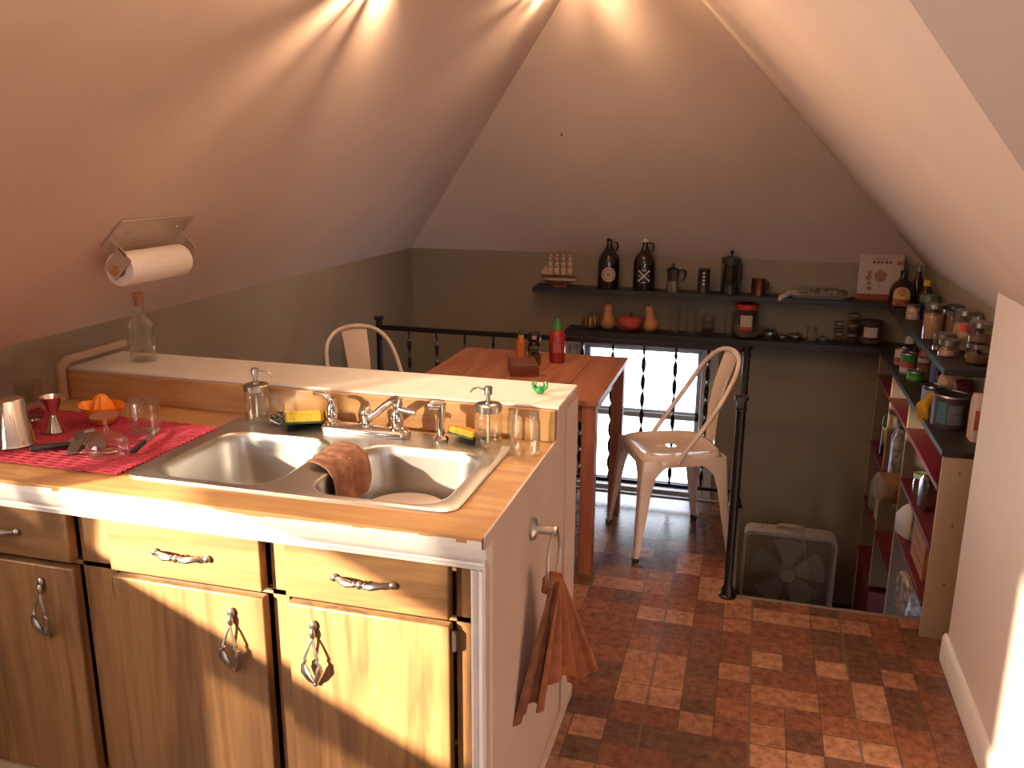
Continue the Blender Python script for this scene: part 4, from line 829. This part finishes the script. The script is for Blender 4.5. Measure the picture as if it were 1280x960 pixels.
# ------------------------------------------------------------------ things on the right upper board
M_tan = mat('tan_grain', (.42, .22, .11), .9, var=.3, scale=140); M_brn = mat('brown_grain', (.20, .10, .055), .9, var=.3, scale=120); M_pst = mat('pasta', (.55, .34, .18), .8, var=.4, scale=60); M_pnk = mat('pink_grain', (.58, .33, .24), .9, var=.15, scale=120)
def bottle(name, label, x, y, z, prof, m, cap=None, capm=None, lab=None, labm=None, R=.03, cat='bottle', capn='cap'):
    t_ = thing(name, label, cat, (x, y, z)); G().lathe(prof, seg=28).obj('bottle_body', m, t_)
    if cap: G().lathe(cap, seg=20).obj(capn, capm, t_)
    if lab: G().patch(lab, R, facing(x, y), .0008, sub=3).obj('paper_label', labm, t_)
    return t_
M_syr = mat('dark_syrup', (.02, .008, .006), .12, coat=.4)
sy = bottle('syrup_bottle', 'broad dark syrup bottle with an arched yellow and red label', .712, 4.70, ZU, [(.001, 0), (.056, 0), (.060, .01), (.060, .075), (.050, .11), (.024, .135), (.016, .15), (.016, .165), (.001, .165)], M_syr,
  [(.018, .160), (.018, .182), (.001, .183)], M_blackp, [(-.042, .012), (.042, .012), (.042, .07)]+[(.042*cos(a*pi/8), .07+.036*sin(a*pi/8)) for a in range(1, 8)]+[(-.042, .07)], mat('label_yellow', (.50, .34, .12), .6), .060)
a = facing(.712, 4.70)
G().patch([(-.042, .012), (.042, .012), (.042, .045), (-.042, .045)], .060, a, .0014).obj('red_scene_print', mat('label_scene', (.30, .07, .035), .6, var=.7, scale=60), sy)
G().patch(circ(.020, 0, .082), .060, a, .0014, sub=1).obj('round_print', mat('label_round', (.40, .16, .12), .6), sy)
bottle('dark_bottle', 'slender dark bottle with silver top behind the syrup bottle', .792, 4.78, ZU, [(.001, 0), (.030, 0), (.030, .12), (.013, .15), (.012, .19), (.001, .19)], M_syr, [(.0135, .172), (.0135, .196), (.001, .196)], M_steel2)
bottle('yellow_cap_bottle', 'dark bottle with bright yellow cap under the right slope', .800, 4.56, ZU, [(.001, 0), (.034, 0), (.034, .09), (.018, .12), (.014, .14), (.001, .14)], M_syr, [(.018, .128), (.018, .152), (.015, .156), (.001, .156)], mat('yellow_cap', (.62, .45, .03), .4))
bottle('green_top_jar', 'squat blue jar with wide dark green lid under the right slope', .785, 4.36, ZU, [(.001, 0), (.040, 0), (.042, .02), (.042, .085), (.001, .085)], mat('blue_tin', (.015, .02, .08), .3), [(.046, .080), (.046, .104), (.040, .112), (.001, .113)], mat('dark_green_lid', (.06, .085, .045), .4), capn='lid', cat='jar')
bottle('packet_can', 'small white and red printed tin in front of the green-lidded jar', .715, 4.34, ZU, [(.001, 0), (.030, 0), (.030, .058), (.001, .058)], mat('red_white_print', (.42, .28, .24), .6, var=.75, scale=45), [(.031, .056), (.031, .066), (.001, .067)], M_steel2, capn='lid', cat='tin')
bx_ = thing('black_tea_box', 'black tea tin with a pale line of print beside the tall tan jar', 'tin', (.780, 4.06, ZU), .1)
G().box(-.045, .045, -.05, .05, 0, .098).obj('tin_body', M_lidd, bx_, .004); G().box(-.046, .046, -.051, .051, .086, .102).obj('lid', mat('tea_lid', (.02, .03, .035), .4), bx_, .003)
g = G()
for k in range(5): g.box(-.036+k*.015, -.036+k*.015+.011, -.0520, -.0505, .060, .072)
g.obj('pale_lettering', M_lab, bx_)
for k, (x, y, h) in enumerate(((.800, 4.215, .088), (.795, 3.945, .105))):
    lidjar('storage_jar' if k == 0 else 'storage_jar.001', ('squat jar with steel lid under the slope behind the black tea tin', 'jar with steel lid under the slope behind the tall red-labelled jar')[k], x, y, ZU, .036, h, M_brn, .8, M_steel2, gm=M_glassd)
lidjar('canning_jar', 'tall jar of tan grain at the front left of the right board', .712, 3.83, ZU, .042, .150, M_tan, .92, M_steel2)
lidjar('canning_jar.001', 'tall jar of brown grain between the tan jar and the red-labelled jar', .782, 3.815, ZU, .036, .150, M_brn, .95, M_lidd, gm=M_glassd)
lidjar('canning_jar.002', 'tall jar of pasta with a red label under the right slope', .790, 3.635, ZU, .046, .158, M_pst, .85, M_steel2, labelm=mat('red_sticker', (.50, .035, .03), .5), lab=(.022, .082, .110))
lidjar('canning_jar.003', 'short half-empty jar behind the little pink-grain jar', .712, 3.600, ZU, .040, .072, M_pnk, .35, M_steel2, .018)
lidjar('canning_jar.004', 'short jar of pink grain nearest the board edge', .712, 3.495, ZU, .038, .068, M_pnk, .9, M_steel2, .018)
lidjar('canning_jar.005', 'lower short jar of a stacked pair beside the near wall edge', .790, 3.395, ZU, .044, .078, M_brn, .9, M_steel2, .016, gm=M_glassd)
lidjar('canning_jar.006', 'upper short jar of a stacked pair beside the near wall edge', .790, 3.395, ZU+.0785, .042, .076, mat('rose_grain', (.30, .17, .13), .9, var=.3, scale=100), .7, M_steel2, .016, gm=M_glassd)
# ------------------------------------------------------------------ things on the bookcase top
def can(name, label, x, y, r, h, m, z=.697, bands=(), lidm=None):
    t_ = thing(name, label, 'can', (x, y, z)); G().lathe([(.001, 0), (r*.97, 0), (r, .003), (r, h-.003), (r*.97, h), (r*.9, h), (r*.88, h-.003), (.001, h-.003)], seg=28).obj('can_body', lidm or M_steel2, t_)
    G().lathe([(r+.0006, .006), (r+.0006, h-.006), (r, h-.006), (r, .006), (r+.0006, .006)], seg=28).obj('wrapper', m, t_)
    for z0_, z1_, mm in bands:
        c_ = t_.children[-1]; G().patch([(-r*1.15, z0_), (r*1.15, z0_), (r*1.15, z1_), (-r*1.15, z1_)], r, facing(x, y), .0014).obj('band', mm, t_)
    return t_
m_w = mat('can_white', (.42, .34, .30), .5); m_r = mat('can_red', (.35, .035, .04), .5); m_g = mat('can_green', (.035, .16, .03), .4); m_b = mat('can_blue', (.035, .05, .12), .4)
can('tin_can', 'small red and white can farthest left on the bookcase top', .700, 4.42, .030, .078, m_w, bands=((.010, .038, m_r),))
can('tin_can.001', 'red, white and green can behind the squat green can', .700, 4.22, .034, .098, m_g, bands=((.010, .034, m_w), (.036, .060, m_r)))
can('tin_can.002', 'squat bright green can on the bookcase top', .712, 4.085, .034, .046, m_g, bands=((.012, .026, mat('can_lime', (.10, .30, .05), .4)),))
bottle('dome_bottle', 'clear bottle with pale dome cap behind the small cans', .745, 4.52, .697, [(.001, 0), (.028, 0), (.030, .01), (.030, .07), (.020, .09), (.001, .09)], M_glassd, [(.022, .086), (.022, .100), (.014, .118), (.001, .122)], mat('dome_cap', (.36, .36, .36), .3))
bottle('ketchup_bottle', 'red squeeze bottle with pale tip behind the green cans', .775, 4.26, .697, [(.001, 0), (.030, 0), (.032, .02), (.030, .09), (.020, .11), (.001, .11)], mat('red_bottle', (.30, .02, .035), .4), [(.016, .108), (.010, .122), (.004, .140), (.001, .141)], m_w)
lidjar('honey_jar', 'brown glass jar with crumpled top in the middle of the bookcase top', .752, 4.10, .697, .035, .105, M_brn, .9, mat('foil_top', (.30, .24, .18), .4, .5, bump=.8, scale=50), gm=M_glassd)
def pack(name, label, x, y, rz, s, m, tilt=0, cat='packet', bulge=.15, z=.697):
    t_ = thing(name, label, cat, (x, y, z), rz); n = 12
    g = G(); rings = []
    for i in range(n+1):
        q = i/n; k = 1-(.75*max(0, (q-.8)/.2)**1.5); b = 1+bulge*sin(pi*q)
        rings.append([(px*1.0, py*k*b, s[2]*q) for px, py in rrect(s[0], s[1], min(s)*.3, 4)])
    g.loft(rings, True); o = g.obj('packet_body', m, t_, rot=(0, tilt, 0)); return t_, o
t_, o_ = pack('striped_packet', 'blue and white striped packet standing behind the small blue can', .795, 4.02, .5, (.036, .016, .11), mat('blue_stripe', (.05, .06, .22), .5)); 
g = G()
for k in range(3): g.box(-.030+k*.022, -.022+k*.022, -.0205, -.0195, .01, .085)
g.obj('white_stripes', m_w, t_)
can('tin_can.003', 'small dark blue can with pale edge in the middle of the bookcase top', .722, 3.72, .042, .072, m_b, bands=((.015, .055, mat('can_badge', (.25, .28, .34), .4)),))
pack('rice_bag', 'soft tan bag slumped beside the small blue can', .802, 3.80, .3, (.042, .030, .105), mat('tan_bag', (.40, .23, .13), .6, var=.4, scale=25, bump=.4), 0, 'bag', .3)
pack('maroon_packet', 'dark maroon packet standing behind the tan bag by the wall edge', .806, 3.62, .2, (.034, .018, .125), mat('maroon_packet', (.13, .02, .03), .5, var=.2, scale=20))
pack('yellow_packet', 'yellow and orange packet lying against the big teal-labelled can', .676, 3.50, .9, (.045, .020, .085), mat('yellow_packet', (.55, .30, .03), .5, var=.3, scale=20), -.35, 'packet', .3)
tcn_ = can('coffee_can', 'big dark can with a teal and grey label at the near end of the bookcase', .722, 3.385, .062, .122, mat('dark_wrap', (.05, .022, .025), .5))
a = facing(.722, 3.385)
G().patch([(-.046, .020), (-.012, .020), (-.012, .100), (-.046, .100)], .0625, a, .001).obj('teal_label', mat('teal_label', (.04, .13, .17), .5), tcn_)
G().patch([(-.008, .020), (.044, .020), (.044, .092), (-.008, .092)], .0625, a, .001).obj('grey_label', mat('grey_label', (.11, .12, .14), .5, var=.4, scale=90, stretch=(.3, .3, 3)), tcn_)
fb, o_ = pack('flour_bag', 'white paper bag with an orange and blue panel squeezed against the near wall', .800, 3.235, .0, (.042, .042, .165), mat('white_bag', (.50, .38, .32), .7, bump=.3, scale=30), 0, 'bag', .1)
G().box(-.041, .0, -.0495, -.0480, .045, .115).obj('orange_panel', mat('orange_print', (.42, .10, .05), .6), fb)
G().box(.001, .041, -.0495, -.0480, .06, .125).obj('blue_panel', mat('blue_print', (.03, .035, .08), .6), fb)
# ------------------------------------------------------------------ things on the red shelves
bottle('wine_bottle', 'dark wine bottle with a yellow label on the far red shelf', .700, 4.54, .203, [(.001, .004), (.034, 0), (.038, .004), (.038, .190), (.030, .215), (.015, .240), (.014, .300), (.001, .300)], mat('wine_glass_dark', (.010, .013, .008), .12, coat=.4), [(.0155, .262), (.0155, .303), (.001, .304)], M_blackp, [(-.030, .05), (.030, .05), (.030, .15), (-.030, .15)], mat('ochre_label', (.32, .22, .04), .6), .038)
bottle('sauce_bottle', 'tall brown glass bottle between the wine bottle and the silver one', .705, 4.40, .203, [(.001, 0), (.034, 0), (.034, .17), (.014, .21), (.014, .25), (.001, .25)], mat('brown_bottle', (.07, .03, .02), .2, coat=.3), [(.016, .235), (.016, .262), (.001, .262)], M_steel2)
bottle('silver_bottle', 'silvery patterned bottle at the divider on the red shelf', .690, 4.12, .203, [(.001, 0), (.034, 0), (.036, .01), (.036, .20), (.022, .24), (.016, .27), (.001, .27)], mat('silver_print', (.30, .29, .29), .3, .4, var=.7, scale=50), [(.018, .255), (.018, .285), (.001, .286)], M_blackp)
bottle('vinegar_bottle', 'dark red bottle left of the silvery patterned bottle', .700, 4.245, .203, [(.001, 0), (.032, 0), (.032, .19), (.014, .22), (.014, .26), (.001, .26)], mat('red_brown_bottle', (.10, .02, .015), .2, coat=.3), [(.016, .246), (.016, .270), (.001, .27)], M_blackp)
lidjar('small_glass_jar', 'small clear jar with greenish lid in the near red compartment', .70, 3.60, .343, .034, .090, M_spice, .4, mat('olive_lid', (.16, .20, .12), .4), gm=M_glass)
pack('cling_bag', 'crinkled clear bag behind the front divider of the upper red shelf', .715, 3.44, .3, (.045, .03, .14), glass('crinkled_plastic', (.72, .66, .62), .6, .15), 0, 'bag', .3, .343)
cb = thing('cardboard_box', 'orange-tan cardboard box on the middle red shelf behind the end panel', 'box', (.735, 3.39, .123)); G().box(-.06, .09, -.13, .13, 0, .195).obj('box_body', mat('orange_card', (.34, .13, .06), .7), cb, .003)
g = G()
for k in range(3): g.box(-.0612, -.0602, -.13, .13, .05+k*.05, .052+k*.05)
g.obj('flap_lines', M_g1, cb)
jug = thing('detergent_jug', 'white plastic jug with loop handle on the red shelf', 'jug', (.700, 3.70, .123), .4)
g = G(); g.loft([[(x, y, z) for x, y in rrect(hx, hy, .018)] for hx, hy, z in ((.040, .05, 0), (.044, .055, .01), (.044, .055, .085), (.034, .035, .12), (.016, .016, .14), (.016, .016, .155))], True); g.obj('jug_body', mat('white_jug', (.50, .47, .45), .4), jug)
g = G(); g.tube([(-.02, -.02, .13), (-.036, -.045, .14), (-.040, -.058, .115), (-.040, -.056, .08)], .009, 10); g.obj('loop_handle', mat('white_jug_handle', (.50, .47, .45), .4), jug); G().lathe([(.018, .15), (.018, .172), (.001, .173)], seg=20).obj('cap', m_b, jug)
bb, o_ = pack('brown_paper_bag', 'crumpled brown paper bag hanging over the lower red shelf edge', .676, 3.90, .2, (.075, .055, .12), mat('brown_paper', (.17, .085, .04), .8, var=.4, scale=18, bump=.8), .0, 'bag', .35, .203)
o_.location = (-.02, 0, 0)
pack('plastic_bag', 'shiny clear plastic bag on the lowest near red shelf', .695, 3.40, .2, (.045, .06, .11), glass('shiny_plastic', (.70, .64, .62), .62, .12), 0, 'bag', .35, .123-.0) if False else None
pb, o_ = pack('plastic_bag', 'shiny crinkled plastic bag in the lowest near compartment', .700, 3.52, .2, (.045, .05, .165), mat('shiny_plastic', (.42, .34, .34), .2, .3, var=.6, scale=40, bump=1), 0, 'bag', .35, -.125)
bottle('water_jug', 'dusty plastic water jug on the far lower red shelf', .715, 4.60, -.112, [(.001, 0), (.060, 0), (.064, .01), (.064, .13), (.045, .18), (.018, .205), (.018, .22), (.001, .22)], mat('cloudy_plastic', (.16, .14, .13), .35), [(.020, .215), (.020, .235), (.001, .236)], m_w, cat='jug')
bx2 = thing('food_carton', 'cream and yellow food carton beside the water jug on the lower red shelf', 'carton', (.720, 4.43, -.112), .1); G().box(-.05, .05, -.045, .045, 0, .17).obj('carton_body', mat('cream_carton', (.30, .24, .16), .6), bx2, .002); G().box(-.0512, -.0502, -.045, .045, .03, .09).obj('yellow_panel', mat('yellow_print', (.30, .20, .04), .6), bx2)
# ------------------------------------------------------------------ table things
M_hs = mat('hot_sauce', (.55, .13, .02), .25, coat=.4)
ZB = .740
hs = bottle('hot_sauce_bottle', 'thin orange hot sauce bottle with yellow neck at the left of the condiments', -1.012, 3.78, ZB, [(.001, 0), (.021, 0), (.022, .004), (.022, .088), (.012, .108), (.011, .125), (.001, .125)], M_hs, [(.0125, .122), (.0135, .142), (.008, .152), (.001, .152)], mat('olive_cap', (.05, .075, .03), .4), [(-.014, .02), (.014, .02), (.014, .085), (-.014, .085)], mat('orange_label', (.62, .22, .05), .5), .022)
G().lathe([(.0128, .102), (.0138, .106), (.0125, .120), (.0118, .121)], seg=18).obj('neck_band', mat('yellow_band', (.55, .35, .06), .5), hs)
bottle('soy_sauce_bottle', 'dark round-shouldered sauce bottle with a white mark on its lid', -.955, 3.80, ZB, [(.001, 0), (.027, 0), (.028, .005), (.028, .07), (.018, .095), (.001, .10)], M_syr, [(.026, .090), (.030, .096), (.030, .122), (.024, .132), (.001, .134)], M_blackp, [(-.010, .104), (.010, .104), (.010, .120), (-.010, .120)], m_w, .030)
sm = thing('spice_shaker', 'squat clear shaker of dark spice in front of the sauce bottles', 'shaker', (-.925, 3.70, ZB))
G().lathe([(.001, .002), (.026, .002), (.028, 0), (.029, .05), (.024, .064), (.022, .07), (.001, .07)], seg=24).obj('jar_body', M_glass, sm); G().lathe([(.001, .006), (.026, .006), (.026, .042), (.001, .044)], seg=20).obj('spice', mat('dark_spice', (.10, .035, .02), .9), sm); G().lathe([(.023, .068), (.024, .084), (.018, .088), (.001, .089)], seg=20).obj('lid', mat('olive_metal', (.10, .11, .07), .35, .6), sm)
bottle('chili_sauce_bottle', 'tall red chili sauce bottle with green tip at the right of the condiments', -.846, 3.80, ZB, [(.001, 0), (.034, 0), (.036, .006), (.036, .125), (.030, .140), (.022, .150), (.001, .152)], mat('red_chili_sauce', (.33, .02, .02), .25, coat=.4), [(.020, .149), (.019, .170), (.010, .182), (.005, .200), (.001, .201)], mat('bright_green_cap', (.03, .22, .04), .35), [(-.02, .05), (.02, .05), (.016, .09), (-.018, .10)], mat('pale_print', (.40, .12, .11), .5), .036)
nb = thing('wooden_napkin_block', 'small slatted wooden block on the table in front of the condiments', 'block', (-.945, 3.57, ZB), .35)
g = G(); g.box(-.060, .060, -.095, .095, 0, .040)
for k in range(7): g.box(-.058, .058, -.088+k*.0265, -.070+k*.0265, .040, .046)
g.obj('block_body', wood('dark_red_wood', (.12, .03, .018), (.22, .06, .03), 0, .4, 8, 60), nb, .002)
tag(G().ball((0, 0, 0), .006, 8).obj('nail', M_blackp, loc=(-0.962, 4.33, ZK+YF-4.33-.001)), 'tiny dark nail head in the bare far slope above the model ship', 'nail')
# ------------------------------------------------------------------ groups of like things
GROUPS = {'growler': 'growlers on the upper far shelf', 'butternut_squash': 'butternut squashes on the lower far shelf', 'metal_chair': 'cream metal chairs at the table',
 'canning_jar': 'canning jars on the right board', 'storage_jar': 'storage jars under the right slope', 'spice_jar': 'stacked spice jars in the far corner', 'sugar_tin': 'round steel tins on the lower far shelf',
 'tin_can': 'small cans on the bookcase top', 'tall_glass': 'tall glasses on the lower far shelf', 'soap_dispenser': 'glass soap dispensers at the sink', 'sponge': 'sponges on the sink deck',
 'base_cabinet': 'wooden base cabinets of the peninsula', 'wall_shelf': 'black shelves around the far corner', 'added_lamp': 'unseen lamps added to light the ceiling'}
for o in list(SC.objects):
    if o.parent is None and 'category' in o.keys():
        k = o.name.split('.')[0]
        if k in GROUPS: o['group'] = GROUPS[k]
